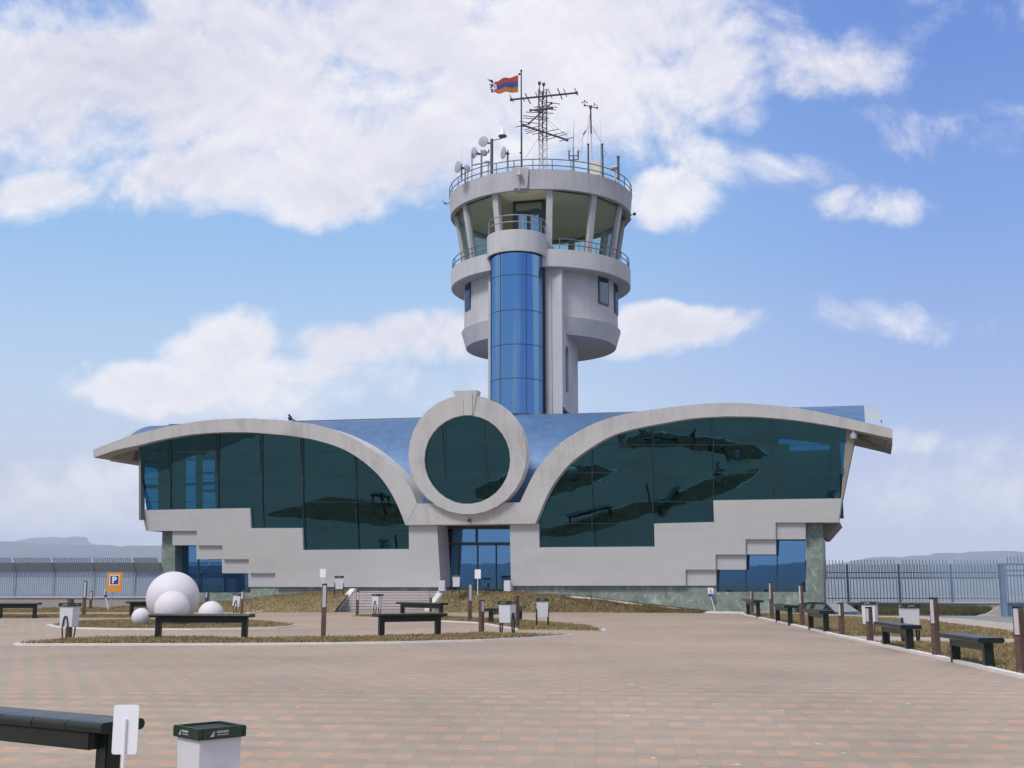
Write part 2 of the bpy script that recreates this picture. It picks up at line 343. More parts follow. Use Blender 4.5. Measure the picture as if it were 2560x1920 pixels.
# ------------------------------------------------------------------ mesh builder
class MB:
    def __init__(s): s.v = []; s.f = []; s.mi = []; s.cur = 0
    def add(s, vs, fs):
        k = len(s.v); s.v += [tuple(q) for q in vs]
        for f in fs: s.f.append(tuple(i + k for i in f)); s.mi.append(s.cur)
    def box(s, c, size, ax=None):
        c = V3(c); X, Y, Z = ax or (V3((1, 0, 0)), V3((0, 1, 0)), V3((0, 0, 1)))
        hx, hy, hz = [q / 2 for q in size]
        vs = [c + X * (a * hx) + Y * (b * hy) + Z * (d * hz) for d in (-1, 1) for b in (-1, 1) for a in (-1, 1)]
        s.add(vs, [(0, 2, 3, 1), (4, 5, 7, 6), (0, 1, 5, 4), (2, 6, 7, 3), (0, 4, 6, 2), (1, 3, 7, 5)])
    def bev(s, c, size, r=.01, ax=None):      # box with chamfered edges
        c = V3(c); A = ax or (V3((1, 0, 0)), V3((0, 1, 0)), V3((0, 0, 1)))
        bm = bmesh.new(); bmesh.ops.create_cube(bm, size=1)
        for v in bm.verts: v.co = V3((v.co.x * size[0], v.co.y * size[1], v.co.z * size[2]))
        bmesh.ops.bevel(bm, geom=list(bm.edges), offset=r, segments=2, affect='EDGES')
        bm.verts.index_update()
        s.add([c + A[0] * v.co.x + A[1] * v.co.y + A[2] * v.co.z for v in bm.verts], [[v.index for v in f.verts] for f in bm.faces]); bm.free()
    def tube(s, a, b, r, n=8, r2=None):
        a, b = V3(a), V3(b); r2 = r if r2 is None else r2
        d = (b - a).normalized(); q = d.to_track_quat('Z', 'Y'); X = q @ V3((1, 0, 0)); Y = q @ V3((0, 1, 0))
        vs = [a + (X * cos(2 * pi * i / n) + Y * sin(2 * pi * i / n)) * r for i in range(n)] + [b + (X * cos(2 * pi * i / n) + Y * sin(2 * pi * i / n)) * r2 for i in range(n)]
        s.add(vs, [(i, (i + 1) % n, n + (i + 1) % n, n + i) for i in range(n)] + [tuple(range(n))[::-1], tuple(range(n, 2 * n))])
    def path(s, pts, r, n=6, closed=False):
        pts = [V3(p) for p in pts]; N = len(pts)
        for i in range(N - (0 if closed else 1)): s.tube(pts[i], pts[(i + 1) % N], r, n)
    def prism(s, front, dvec):
        n = len(front); dvec = V3(dvec)
        s.add([V3(p) for p in front] + [V3(p) + dvec for p in front], [tuple(range(n)), tuple(range(n, 2 * n))[::-1]] + [(i, n + i, n + (i + 1) % n, (i + 1) % n) for i in range(n)])
    def strip(s, A, B, dvec):   # solid band between two polylines, thickness dvec
        n = len(A); dvec = V3(dvec)
        vs = [V3(p) for p in A] + [V3(p) for p in B] + [V3(p) + dvec for p in A] + [V3(p) + dvec for p in B]
        fs = []
        for i in range(n - 1):
            fs += [(i, i + 1, n + i + 1, n + i), (2 * n + i, 3 * n + i, 3 * n + i + 1, 2 * n + i + 1),
                   (i, 2 * n + i, 2 * n + i + 1, i + 1), (n + i, n + i + 1, 3 * n + i + 1, 3 * n + i)]
        fs += [(0, n, 3 * n, 2 * n), (n - 1, 3 * n - 1, 4 * n - 1, 2 * n - 1)]
        s.add(vs, fs)
    def rev(s, c, prof, n=64, a0=0, a1=2 * pi, X=None, Y=None, Z=None, closed=True):   # revolve a closed (r,z) profile
        c = V3(c); X = X or V3((1, 0, 0)); Y = Y or V3((0, 1, 0)); Z = Z or V3((0, 0, 1))
        full = abs(a1 - a0 - 2 * pi) < 1e-6; m = n if full else n + 1; k = len(prof)
        vs = []
        for i in range(m):
            a = a0 + (a1 - a0) * i / n
            for r, z in prof: vs.append(c + (X * cos(a) + Y * sin(a)) * r + Z * z)
        fs = []
        for i in range(n):
            ii = (i + 1) % m
            for j in range(k if closed else k - 1):
                jj = (j + 1) % k; fs.append((i * k + j, ii * k + j, ii * k + jj, i * k + jj))
        if not full and closed: fs += [tuple(range(k)), tuple((m - 1) * k + j for j in range(k))[::-1]]
        s.add(vs, fs)
    def sphere(s, c, r, n=24, m=12, sz=1.0):
        c = V3(c); vs = [c + V3((0, 0, r * sz))]; fs = []
        for j in range(1, m):
            t = pi * j / m
            for i in range(n): vs.append(c + V3((r * sin(t) * cos(2 * pi * i / n), r * sin(t) * sin(2 * pi * i / n), r * cos(t) * sz)))
        vs.append(c - V3((0, 0, r * sz)))
        for i in range(n):
            fs.append((0, 1 + i, 1 + (i + 1) % n))
            for j in range(m - 2): fs.append((1 + j * n + i, 1 + (j + 1) * n + i, 1 + (j + 1) * n + (i + 1) % n, 1 + j * n + (i + 1) % n))
            fs.append((len(vs) - 1, 1 + (m - 2) * n + (i + 1) % n, 1 + (m - 2) * n + i))
        s.add(vs, fs)
    def build(s, name, mat, parent=None, smooth=False, local=False, fix=True, mats=None):
        me = bpy.data.meshes.new(name); me.from_pydata(s.v, [], s.f)
        for mm in (mats or [mat]): me.materials.append(mm)
        if mats: me.polygons.foreach_set('material_index', s.mi)
        if fix:
            bm = bmesh.new(); bm.from_mesh(me); bmesh.ops.recalc_face_normals(bm, faces=bm.faces); bm.to_mesh(me); bm.free()
        if smooth:
            me.polygons.foreach_set('use_smooth', [True] * len(me.polygons))
            me.set_sharp_from_angle(angle=radians(35))
        me.update()
        o = bpy.data.objects.new(name, me); COL.objects.link(o)
        if parent is not None:
            o.parent = parent
            if not local and parent.type == 'EMPTY': o.matrix_parent_inverse = Matrix.Translation(-V3(parent.location))
        return o
def tag(o, label=None, cat=None, group=None, kind=None):
    if label: o['label'] = label
    if cat: o['category'] = cat
    if group: o['group'] = group
    if kind: o['kind'] = kind
    return o
def empty(name, loc, label, cat, group=None, rz=0.0):
    o = bpy.data.objects.new(name, None); COL.objects.link(o); o.location = loc; o.rotation_euler = (0, 0, rz)
    o.empty_display_size = .3
    return tag(o, label, cat, group)
def struct(o): o['kind'] = 'structure'; return o
def copy_tree(o, parent=None):
    c = o.copy(); COL.objects.link(c); c.parent = parent
    for ch in [x for x in COL.objects if x.parent == o]: copy_tree(ch, c)
    return c

# ------------------------------------------------------------------ ground
def gz(Y):
    if Y >= 14.5: return 0.0
    return -.62 * min(1.08, ((14.5 - Y) / 6.1) ** 1.35)
def grid_mesh(name, xs, ys, zf, mat):
    mb = MB(); n = len(xs)
    vs = [(x, y, zf(x, y)) for y in ys for x in xs]
    fs = [(j * n + i, j * n + i + 1, (j + 1) * n + i + 1, (j + 1) * n + i) for j in range(len(ys) - 1) for i in range(n - 1)]
    mb.add(vs, fs); return mb.build(name, mat, smooth=True)
def zg(x, y):
    z = gz(y) - .03
    if y > 75: z = -.03 - min(1, (y - 75) / 200) * 60
    if y < 60 and y > 48.4 and 13.2 < x < 17.6: z = -.98
    return z
xs = [-9000, -3000, -800, -200, -80, -40, -20, 0, 8, 13.19, 13.21, 15, 17.59, 17.61, 22, 40, 80, 200, 800, 3000, 9000]
ys = [-7000, -60, -20, 0, 6, 8, 9, 10, 11, 12, 13, 14.5, 20, 40, 48.39, 48.41, 54, 59.99, 60.01, 75, 275, 600, 1500, 4000, 12000]
struct(grid_mesh('ground', xs, ys, zg, M['soil'])) 
vm_ = MB(); vm_.add([(-12000, 290, -62), (12000, 290, -62), (12000, 14000, -62), (-12000, 14000, -62)], [(0, 1, 2, 3)])

def PG(pts, z=0.0): return [gnd(x, y, z) for x, y in pts]
# plaza: everything left of the kerb on the right, from behind the camera to the building
kerb_px = [(1850, 1534), (1864, 1538.5), (1900, 1546), (2000, 1568), (2100, 1592), (2200, 1614), (2342, 1645), (2450, 1670), (2560, 1696)]
kerb_w = PG(kerb_px)
kd = kerb_w[-1] - kerb_w[-2]
kext = [kerb_w[-1] + kd * t for t in (1, 2.5, 5, 9)]
kx_line = [(p.y, p.x) for p in kerb_w + kext]; kx_line.sort()
def kx(Y):
    if Y >= kx_line[-1][0]: return kx_line[-1][1]
    if Y <= kx_line[0][0]: return kx_line[0][1]
    for (a, xa), (b, xb) in zip(kx_line, kx_line[1:]):
        if a <= Y <= b: return xa + (xb - xa) * (Y - a) / (b - a)
mb = MB(); rows = [-5, 0, 4, 6, 7, 8, 8.5, 9, 9.5, 10, 10.5, 11, 11.5, 12, 12.5, 13, 13.5, 14, 14.5, 16] + [18 + i * 1.5 for i in range(21)] + [49.6, 53.6]
vs = []; fs = []
for Y in rows:
    xr = kx(Y) if Y < 49.7 else 11.5
    for t in (-45, -20, -5, 2): vs.append((t, Y, gz(Y)))
    vs.append((xr, Y, gz(Y)))
for j in range(len(rows) - 1):
    for i in range(4): fs.append((j * 5 + i, j * 5 + i + 1, (j + 1) * 5 + i + 1, (j + 1) * 5 + i))
mb.add(vs, fs); plaza = struct(mb.build('plaza', M['pavers'], smooth=True))

GRASS = []   # (list of world polygon pts (x,y), zfunc) for blades
def patch(name, pts, mat, z=.03, blades=True, thick=True):
    W_ = PG(pts, 0.0); W_ = [V3((p.x, p.y, z)) for p in W_]
    m_ = MB(); m_.prism(W_, (0, 0, -z - .02)); o = struct(m_.build(name, mat))
    if blades: GRASS.append(([(p.x, p.y) for p in W_], lambda x, y, z=z: z, mat))
    return o
def kerbline(pts, w=.10, h=.045, name='kerb', z=0.0):
    P_ = [gnd(x, y, z) if len((x, y)) == 2 else None for x, y in pts]
    A = []; B = []
    for i, p in enumerate(P_):
        a = P_[max(0, i - 1)]; b = P_[min(len(P_) - 1, i + 1)]; t = (b - a).normalized(); nn = V3((-t.y, t.x, 0))
        A.append(p + nn * (w / 2) + V3((0, 0, h))); B.append(p - nn * (w / 2) + V3((0, 0, h)))
    m_ = MB(); m_.strip(A, B, (0, 0, -h - .02)); return struct(m_.build(name, M['kerb']))
c1_lo = [(41, 1613), (110, 1613.5), (300, 1613), (560, 1612.5), (820, 1610.5), (1000, 1608), (1200, 1603), (1330, 1597), (1430, 1591)]
c1_hi = [(1400, 1592), (1300, 1588), (1210, 1585.5), (1100, 1590), (930, 1594.5), (720, 1598), (620, 1600), (500, 1596.5), (340, 1596.5), (240, 1598), (185, 1600.5), (95, 1607.5)]
patch('grass_bed', c1_lo + c1_hi, M['grass'])
kerbline([(x, y + .7) for x, y in c1_lo], .09)
kerbline([(41, 1613), (95, 1607.5)], .16)
kerbline([(930, 1593.5), (1100, 1588.8), (1170, 1585.5)], .06, .035)
c2_lo = [(128, 1565), (145, 1569), (200, 1572.5), (300, 1574.5), (480, 1575), (600, 1573), (690, 1571), (725, 1568), (738, 1565)]
c2_hi = [(715, 1562), (680, 1558), (620, 1554), (500, 1552), (400, 1552), (300, 1553), (200, 1556), (150, 1561)]
patch('grass_bed', c2_lo + c2_hi, M['grass'])
kerbline(c2_lo + [(715, 1561.5), (690, 1559.5)], .11)
kerbline([(126, 1565), (150, 1561)], .25)
c3 = [(880, 1541), (1000, 1544), (1100, 1553), (1200, 1558), (1270, 1570), (1292, 1574.5), (1400, 1575), (1480, 1577), (1508, 1577), (1470, 1567.5), (1400, 1560.5), (1300, 1553), (1200, 1547.5), (1110, 1543), (930, 1539.5)]
patch('grass_bed', c3, M['grass'])
kerbline([(960, 1544), (1100, 1554), (1200, 1559), (1292, 1575)], .07)
kerbline([(1470, 1567.5), (1509, 1577)], .14)
kerbline([(620, 1534), (652, 1531)], .15)
patch('grass_bed', [(-300, 1546), (330, 1545), (440, 1543), (330, 1539), (-300, 1539)], M['grass'])
patch('grass_bed', [(-300, 1533), (340, 1531), (640, 1530), (500, 1526), (240, 1524), (-300, 1525)], M['grass'])
# right side beds and paths
kerbline(kerb_px, .12, .05); 
gr1 = [(1858, 1533), (1864, 1538), (1900, 1545.5), (2000, 1567.5), (2095, 1590.5), (2250, 1592.5), (2600, 1600), (2700, 1602), (2700, 1590), (2560, 1585), (2347, 1558), (2297, 1550), (2080, 1542.5), (1950, 1535.5), (1900, 1534)]
patch('grass_bed', gr1, M['grass'], .02)
patch('path', [(2098, 1591.3), (2250, 1593), (2700, 1602), (2700, 1615), (2335, 1607.5), (2170, 1606)], M['path'], .012, False)
gr2 = [(2176, 1608), (2335, 1609), (2700, 1616.5), (2700, 1727), (2560, 1694.5), (2450, 1668.5), (2342, 1643.5), (2200, 1612.7)]
patch('grass_bed', gr2, M['grass'], .025)
patch('path', [(1850, 1531), (1950, 1534.5), (2080, 1541.5), (2297, 1549), (2347, 1557), (2560, 1584), (2700, 1600), (2700, 1578), (2553, 1564), (2418, 1550.5), (2275, 1542.5), (2080, 1536.5), (1950, 1531), (1850, 1528.5)], M['path'], .016, False)
kerbline([(2080, 1542.5), (2297, 1550), (2347, 1558), (2560, 1585.5)], .06, .03)
kerbline([(2275, 1542), (2418, 1550), (2553, 1563.5)], .05, .03)
patch('road', [(2180, 1540), (2275, 1542), (2418, 1550), (2553, 1563), (2700, 1577), (2900, 1577), (2900, 1541), (2500, 1541), (2450, 1540), (2300, 1539)], M['asphalt'], .008, False)
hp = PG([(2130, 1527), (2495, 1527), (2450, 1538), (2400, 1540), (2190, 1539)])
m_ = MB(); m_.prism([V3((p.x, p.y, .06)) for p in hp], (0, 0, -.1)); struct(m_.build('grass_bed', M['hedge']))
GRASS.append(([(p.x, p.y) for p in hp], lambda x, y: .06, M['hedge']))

# ------------------------------------------------------------------ facade frame
PHI = radians(17.0); LEAN = radians(10.0)
u = V3((cos(PHI), -sin(PHI), 0)); n = V3((-sin(PHI), -cos(PHI), 0)); UZ = V3((0, 0, 1))
P0 = atY(1185, 1467, 56.3)
NF = (n * cos(LEAN) - UZ * sin(LEAN))
def FP(px, py, off=0.0): return onplane(px, py, P0 + n * off, NF)
def FPs(pts, off=0.0): return [FP(x, y, off) for x, y in pts]
def VP(px, py, back=0.0): return onplane(px, py, P0 - n * back, n)
def VPs(pts, back=0.0): return [VP(x, y, back) for x, y in pts]

ZT = .92   # terrace height
# mound + terrace path: near edge is the plaza line, far edge runs in front of the facade
def terr_z(s):   # s = distance along facade from door centre
    if s < -9.5: return ZT - (min(s, -9.5) + 9.5) * -.105 if s > -17 else .10
    if s < 1.0: return ZT
    return max(0.0, ZT * (1 - ((s - 1.0) / 11.0)) if s < 12 else 0)
def terr_z(s):
    pts = [(-24, .02), (-17, .17), (-12.8, .34), (-10.4, .61), (-8.6, .76), (-7.2, .85), (-5.8, ZT - .02), (.6, ZT - .02), (2.6, .84), (6.1, .65), (8.5, .34), (11.5, .05), (30, .0)]
    for (a, za), (b, zb) in zip(pts, pts[1:]):
        if a <= s <= b: return za + (zb - za) * (s - a) / (b - a)
    return 0
FB = P0 - n * .25; FB.z = 0
def fline(s, out):   # point in front of the facade base
    q = FB + u * s + n * out; return V3((q.x, q.y, 0))
YP = 53.45
def mound_cols(s0, s1, N, bottom_y=YP):
    cols = []
    for i in range(N + 1):
        s = s0 + (s1 - s0) * i / N
        top = fline(s, 1.55); z = terr_z(s)
        bot = V3((top.x - .50, min(bottom_y, top.y - .05), 0))
        cols.append((s, top, z, bot))
    return cols
def build_mound(s0, s1, N, bottom_y=YP):
    cols = mound_cols(s0, s1, N, bottom_y); m_ = MB(); K = 8; vs = []; fs = []
    for (s, top, z, bot) in cols:
        for k in range(K + 1):
            t = k / K; p = bot.lerp(top, t); zz = z * (1 - (1 - t) ** 1.7) + .012
            zz += .035 * sin(s * 3.1 + k) * sin(t * pi) + random.uniform(-.012, .012) * sin(t * pi)
            if k == K: zz = z + random.uniform(.0, .05)
            vs.append((p.x, p.y, zz))
    for i in range(N):
        for k in range(K): a = i * (K + 1) + k; fs.append((a, a + K + 1, a + K + 2, a + 1))
    m_.add(vs, fs); o = struct(m_.build('grass_bank', M['grass'], smooth=True))
    return vs, K
stair_w = None
# stairs (facade frame): corners from the photo
sb_l, sb_r = gnd(848, 1528), gnd(1062, 1528)
st_l, st_r = atY(888, 1477.5, 55.7), atY(1100, 1477.5, 55.5)
SLs = (st_l - FB).dot(u) ; SRs = (st_r - FB).dot(u)
mvL, K1 = build_mound(-22.5, SLs - .42, 60)
mvR, K2 = build_mound(SRs + .42, 11.4, 70)
# terrace path between bank and plinth
m_ = MB(); A = []; B = []
for i in range(81):
    s = -22.5 + (36.5) * i / 80; z = terr_z(s)
    out_ = 1.56 if (s < SLs - .2 or s > SRs + .2) else .3
    a = fline(s, out_); b = fline(s, -1.9); A.append(V3((a.x, a.y, z))); B.append(V3((b.x, b.y, z)))
m_.strip(A, B, (0, 0, -.6)); struct(m_.build('path', M['path']))
for seg in ([p for p in A if (p - FB).dot(u) < SLs - .25], [p for p in A if (p - FB).dot(u) > SRs + .25]):
    m_ = MB(); m_.strip([p + V3((0, 0, .02)) + n * .04 for p in seg], [p + V3((0, 0, .02)) - n * .05 for p in seg], (0, 0, -.1)); struct(m_.build('kerb', M['kerb']))

stairs = empty('staircase', (sb_l + sb_r) / 2, 'broad pale stone staircase with white sloping side walls up to the terrace', 'stairs')
NS = 7; m_ = MB()
for k in range(NS):
    t0, t1 = k / NS, (k + 1) / NS
    a0 = sb_l.lerp(V3((st_l.x, st_l.y, 0)), t0); b0 = sb_r.lerp(V3((st_r.x, st_r.y, 0)), t0)
    a1 = V3((st_l.x, st_l.y, 0)) - n * 2.2; b1 = V3((st_r.x, st_r.y, 0)) - n * 2.2
    z1 = ZT * t1
    m_.add([V3((p.x, p.y, z)) for p in (a0, b0, b1, a1) for z in (ZT * t0 - .02 * (k == 0), z1)], [(1, 3, 5, 7), (0, 2, 3, 1), (2, 4, 5, 3), (0, 1, 7, 6)])
    # nosing shadow line
    nn = n * .025
    m_.add([V3((a0.x, a0.y, z1 + .001)) + nn, V3((b0.x, b0.y, z1 + .001)) + nn, V3((b0.x, b0.y, z1 + .001)), V3((a0.x, a0.y, z1 + .001)),
            V3((a0.x, a0.y, z1 - .03)) + nn, V3((b0.x, b0.y, z1 - .03)) + nn, V3((b0.x, b0.y, z1 - .03)), V3((a0.x, a0.y, z1 - .03))],
           [(0, 1, 2, 3), (4, 7, 6, 5), (0, 4, 5, 1), (0, 3, 7, 4), (1, 5, 6, 2)])
m_.build('steps', M['kerb2'] if 'kerb2' in M else simple('step_stone', (.50, .45, .43), .85, .06, 4), stairs, fix=False)
for a, b, sg in ((sb_l, st_l, -1), (sb_r, st_r, 1)):
    m_ = MB(); w = u * (.17 * sg); b2 = V3((b.x, b.y, 0)) - n * .15
    prof = [V3((a.x, a.y, -.02)) + n * .08, V3((b2.x, b2.y, -.02)), V3((b2.x, b2.y, ZT + .13)), V3((b.x, b.y, ZT + .13)), V3((a.x, a.y, .10)) + n * .08]
    m_.prism([p + w * 1.6 for p in prof], -w * 1.6); m_.build('side_wall', M['kerb'], stairs)

# ------------------------------------------------------------------ terminal building
bl = V3((P0.x, P0.y, 0))
T = empty('terminal_building', bl, 'wide grey terminal with two winged arches, teal glass and a round window above the door', 'airport terminal')
# --- walls (leaning outwards)
wallL = [(354.5, 1275.5), (625, 1270), (627, 1320.5), (756, 1320), (757.5, 1375), (1022.5, 1372.6), (1022, 1309), (1092, 1309), (1102, 1468), (688, 1467), (688, 1433), (622, 1433), (622, 1398), (556, 1398), (556, 1363.5), (492, 1363.5), (492, 1327), (364.5, 1327)]
m_ = MB(); m_.prism(FPs(wallL), -n * 1.5); m_.build('wall', M['stone'], T)
wallR = [(1274.5, 1309), (1347, 1309), (1348, 1368.5), (1636.5, 1366.5), (1635, 1309), (1785, 1305), (1783, 1251), (2104.5, 1246), (2095.5, 1306), (1939, 1306), (1939, 1348), (1864, 1348), (1864, 1386), (1789, 1386), (1789, 1424), (1714, 1424), (1714, 1464), (1277.5, 1464.5)]
m_ = MB(); m_.prism(FPs(wallR), -n * 1.5); m_.build('wall', M['stone'], T)
for r in [(431, 1326, 493, 1363), (491, 1362, 558, 1398), (555, 1397, 622.5, 1433), (621, 1432, 689, 1467)]:
    m_ = MB(); m_.prism(FPs([(r[0], r[1]), (r[2], r[1]), (r[2], r[3]), (r[0], r[3])], -.14), -n * .5); m_.build('wall_panel', M['panel'], T)
for r in [(1938, 1305, 2014, 1348), (1863, 1347, 1940, 1386), (1788, 1385, 1865, 1424), (1713, 1423, 1790, 1464)]:
    m_ = MB(); m_.prism(FPs([(r[0], r[1]), (r[2], r[1]), (r[2], r[3]), (r[0], r[3])], -.14), -n * .5); m_.build('wall_panel', M['panel'], T)
# undersides / chamfer at the ends
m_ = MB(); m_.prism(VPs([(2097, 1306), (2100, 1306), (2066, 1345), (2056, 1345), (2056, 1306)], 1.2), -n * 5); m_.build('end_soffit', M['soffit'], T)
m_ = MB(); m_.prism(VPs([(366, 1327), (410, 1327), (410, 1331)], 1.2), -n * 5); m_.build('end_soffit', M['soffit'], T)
# plinth
m_ = MB(); m_.prism(VPs([(425, 1482), (626, 1481.5), (626, 1466.5), (1103, 1467.5), (1103, 1535), (425, 1540)], .22), -n * 3); m_.build('plinth', M['marble'], T)
m_ = MB(); m_.prism(VPs([(1276, 1464), (1790.5, 1463.5), (1790.5, 1480), (2020, 1480), (2020, 1560), (1276, 1535)], .22), -n * 3); m_.build('plinth', M['marble'], T)
# corner pillars
m_ = MB(); m_.prism(VPs([(406, 1320), (437.5, 1320), (437.5, 1505), (401, 1505)], .10), -n * 2.4); m_.build('pillar', M['marble'], T)
m_ = MB(); m_.prism(VPs([(2014.5, 1300), (2056, 1300), (2061, 1560), (2017, 1560)], .10), -n * 3.2); m_.build('pillar', M['marble'], T)
# blue ground-floor windows
def win(rects, back, name='window'):
    for (x0, y0, x1, y1) in rects:
        w = MB(); w.prism(VPs([(x0 - .5, y0), (x1 + .5, y0), (x1 + .5, y1), (x0 - .5, y1)], back), -n * .03); wo = w.build(name, M['blueglass'], T)
        f = MB(); e = 1.2
        for a in [(x0 - e, y0, x0, y1), (x1, y0, x1 + e, y1), (x0, y0 - e, x1, y0 + .6), (x0, y1 - .6, x1, y1 + e)]:
            f.prism(VPs([(a[0], a[1]), (a[2], a[1]), (a[2], a[3]), (a[0], a[3])], back - .04), -n * .1)
        f.build('frame', M['frame'], wo)
win([(442, 1358, 494, 1481), (496.5, 1393, 558, 1481), (560.5, 1428, 623, 1481)], .75)
win([(1792, 1418, 1864, 1480), (1866.5, 1381, 1941.5, 1480), (1944, 1343, 2013, 1480)], .75)
# --- teal glass of the wings
arcL_in = [(330, 1112), (345.6, 1107), (402.5, 1094), (478.5, 1083), (554, 1078), (630, 1078), (706, 1084), (760, 1091), (792, 1098), (842.5, 1113), (880.5, 1131), (918.5, 1158), (956.5, 1196), (989, 1249), (1004.5, 1287), (1014, 1309)]
glL = [(344.5, 1107)] + arcL_in[2:] + [(1024, 1309), (1024, 1373.5), (757, 1377), (755, 1322), (626, 1322), (624, 1272), (366, 1277)]
arcR_in = [(1338, 1305), (1350.6, 1279), (1368, 1238), (1388.6, 1201), (1426.6, 1155), (1477, 1117), (1528, 1087), (1578.5, 1070), (1654, 1055), (1730, 1042), (1806, 1037), (1892, 1038), (1968, 1044), (2044, 1054.5), (2119, 1065)]
glR = [(1346, 1369.5)] + [(1346, 1305)] + arcR_in[1:] + [(2104, 1250), (1782, 1252), (1783, 1307), (1634, 1310), (1635, 1368)]
def glass_panes(px_poly, vx, hy, off, name, parent, mat=M['teal'], jit=.0016):
    W_ = FPs(px_poly, off); c = W_[0]
    loc = [((p - c).dot(u), (p - c).z) for p in W_]
    bm = bmesh.new(); f = bm.faces.new([bm.verts.new((a, 0, b)) for a, b in loc])
    for x, y in [(v, None) for v in vx] + [(None, h) for h in hy]:
        if x is not None: q = FP(x, 1200, off); co = V3(((q - c).dot(u), 0, 0)); no = V3((1, 0, 0))
        else:
            q = FP(1200 if px_poly is glL else 1700, y, off); co = V3((0, 0, (q - c).z)); no = V3((0, 0, 1))
        bmesh.ops.bisect_plane(bm, geom=bm.verts[:] + bm.edges[:] + bm.faces[:], plane_co=co, plane_no=no)
    vs = []; fs = []; r = random.Random(3)
    for f in bm.faces:
        cc = f.calc_center_median(); ax, az = .022 + r.gauss(0, jit), .018 + r.gauss(0, jit); k = len(vs)
        for v in f.verts:
            d = v.co - cc; offn = d.x * ax + d.z * az
            q = c + u * v.co.x + UZ * v.co.z + n * (v.co.z * tan(LEAN) + offn); vs.append(q)
        fs.append(tuple(range(k, len(vs))))
    bm.free(); m_ = MB(); m_.add(vs, fs); return m_.build(name, mat, parent, fix=False)
vxL = [425, 545, 655, 757, 890]; hyL = [1130, 1198, 1255, 1322]
vxR = [1480, 1632, 1783, 1932]; hyR = [1112, 1182, 1254, 1309]
gL = glass_panes(glL, vxL, hyL, -.16, 'glazing', T); gR = glass_panes(glR, vxR, hyR, -.16, 'glazing', T)
def seams(vx, hy, x0, x1, ytop, ybot, par):
    m_ = MB()
    for x in vx: m_.prism(FPs([(x - .7, ytop(x)), (x + .7, ytop(x)), (x + .7, ybot(x)), (x - .7, ybot(x))], -.120), -n * .09)
    for y in hy:
        xa, xb = x0(y), x1(y); m_.prism(FPs([(xa, y - .6), (xb, y - .6), (xb, y + .6), (xa, y + .6)], -.122), -n * .08)
    m_.build('mullion', M['frame'], par)
def interp(pts, x):
    for (a, ya), (b, yb) in zip(pts, pts[1:]):
        if min(a, b) <= x <= max(a, b): return ya + (yb - ya) * (x - a) / (b - a + 1e-9)
    return pts[0][1]
aR = sorted(arcR_in); aL = sorted(arcL_in)
seams(vxR, hyR, lambda y: interp([(q[1], q[0]) for q in arcR_in[:10]], y) if y < 1300 else 1346, lambda y: 2104 if y < 1251 else (1783 if y < 1306 else 1635), lambda x: interp(aR, x), lambda x: 1368 if x < 1636 else (1308 if x < 1780 else 1250), gR)
seams(vxL, hyL, lambda y: 350 if y < 1272 else (626 if y < 1321 else 757), lambda y: interp([(q[1], q[0]) for q in arcL_in[6:]], y) if y < 1305 else 1022, lambda x: interp(aL, x), lambda x: 1272 if x < 626 else (1320 if x < 757 else 1374), gL)
# --- arches
aLo = [(233, 1124), (295, 1100), (352, 1082), (428, 1064.6), (516.5, 1050.6), (605, 1046), (655, 1047.5), (706, 1050.6), (760, 1057), (792, 1062), (842.5, 1077), (893, 1101), (944, 1135), (982, 1167), (1015, 1202.5), (1032, 1230), (1042.5, 1259)]
aLi = [(234, 1144), (290, 1125), (345.6, 1113), (402.5, 1099), (478.5, 1086), (554, 1080.5), (592, 1080.3), (630, 1081), (706, 1087), (760, 1094.5), (792, 1101), (842.5, 1116.5), (880.5, 1135), (918.5, 1162), (956.5, 1200), (989, 1253), (1013.5, 1312.7)]
aRo = [(1300, 1256), (1313, 1228), (1333, 1187.6), (1356, 1155), (1401, 1108), (1452, 1075), (1502.5, 1052), (1553, 1037), (1629, 1024), (1730, 1011.6), (1806, 1007), (1850, 1007.6), (1892, 1010), (1968, 1016.7), (2044, 1029), (2120, 1046), (2208, 1066), (2231.6, 1073)]
aRi = [(1338, 1309), (1350.6, 1279), (1368, 1238), (1388.6, 1203), (1426.6, 1157), (1477, 1119), (1528, 1090), (1578.5, 1073.7), (1654, 1058.5), (1730, 1046), (1806, 1041), (1850, 1041), (1892, 1042), (1968, 1048), (2044, 1058.5), (2120, 1072), (2208, 1091), (2231.6, 1095.5)]
def dens(L, k=4):   # Catmull-Rom smoothing
    out_ = []
    for i in range(len(L) - 1):
        p0, p1, p2, p3 = L[max(0, i - 1)], L[i], L[i + 1], L[min(len(L) - 1, i + 2)]
        for j in range(k):
            t = j / k; out_.append(tuple(.5 * ((2 * p1[q]) + (-p0[q] + p2[q]) * t + (2 * p0[q] - 5 * p1[q] + 4 * p2[q] - p3[q]) * t * t + (-p0[q] + 3 * p1[q] - 3 * p2[q] + p3[q]) * t ** 3) for q in (0, 1)))
    return out_ + [L[-1]]
m_ = MB(); m_.strip(FPs(dens(aLo), .25), FPs(dens(aLi), .25), -n * 1.5); m_.build('arch', M['concrete'], T, smooth=True)
m_ = MB(); m_.strip(FPs(dens(aRo), .25), FPs(dens(aRi), .25), -n * 1.5); m_.build('arch', M['concrete'], T, smooth=True)
# roof shells continuing the arches backwards (thin eaves at the tips)
sh = UZ * -.12
m_ = MB(); A = [p - n * 1.5 + sh for p in FPs(dens(aLo), .25)]; m_.strip(A, [p - UZ * .35 for p in A], -n * 4.5); m_.build('roof_shell', M['concrete'], T, smooth=True)
m_ = MB(); A = [p - n * 1.5 + sh for p in FPs(dens(aRo), .25)]; m_.strip(A, [p - UZ * .35 for p in A], -n * 4.5); m_.build('roof_shell', M['concrete'], T, smooth=True)
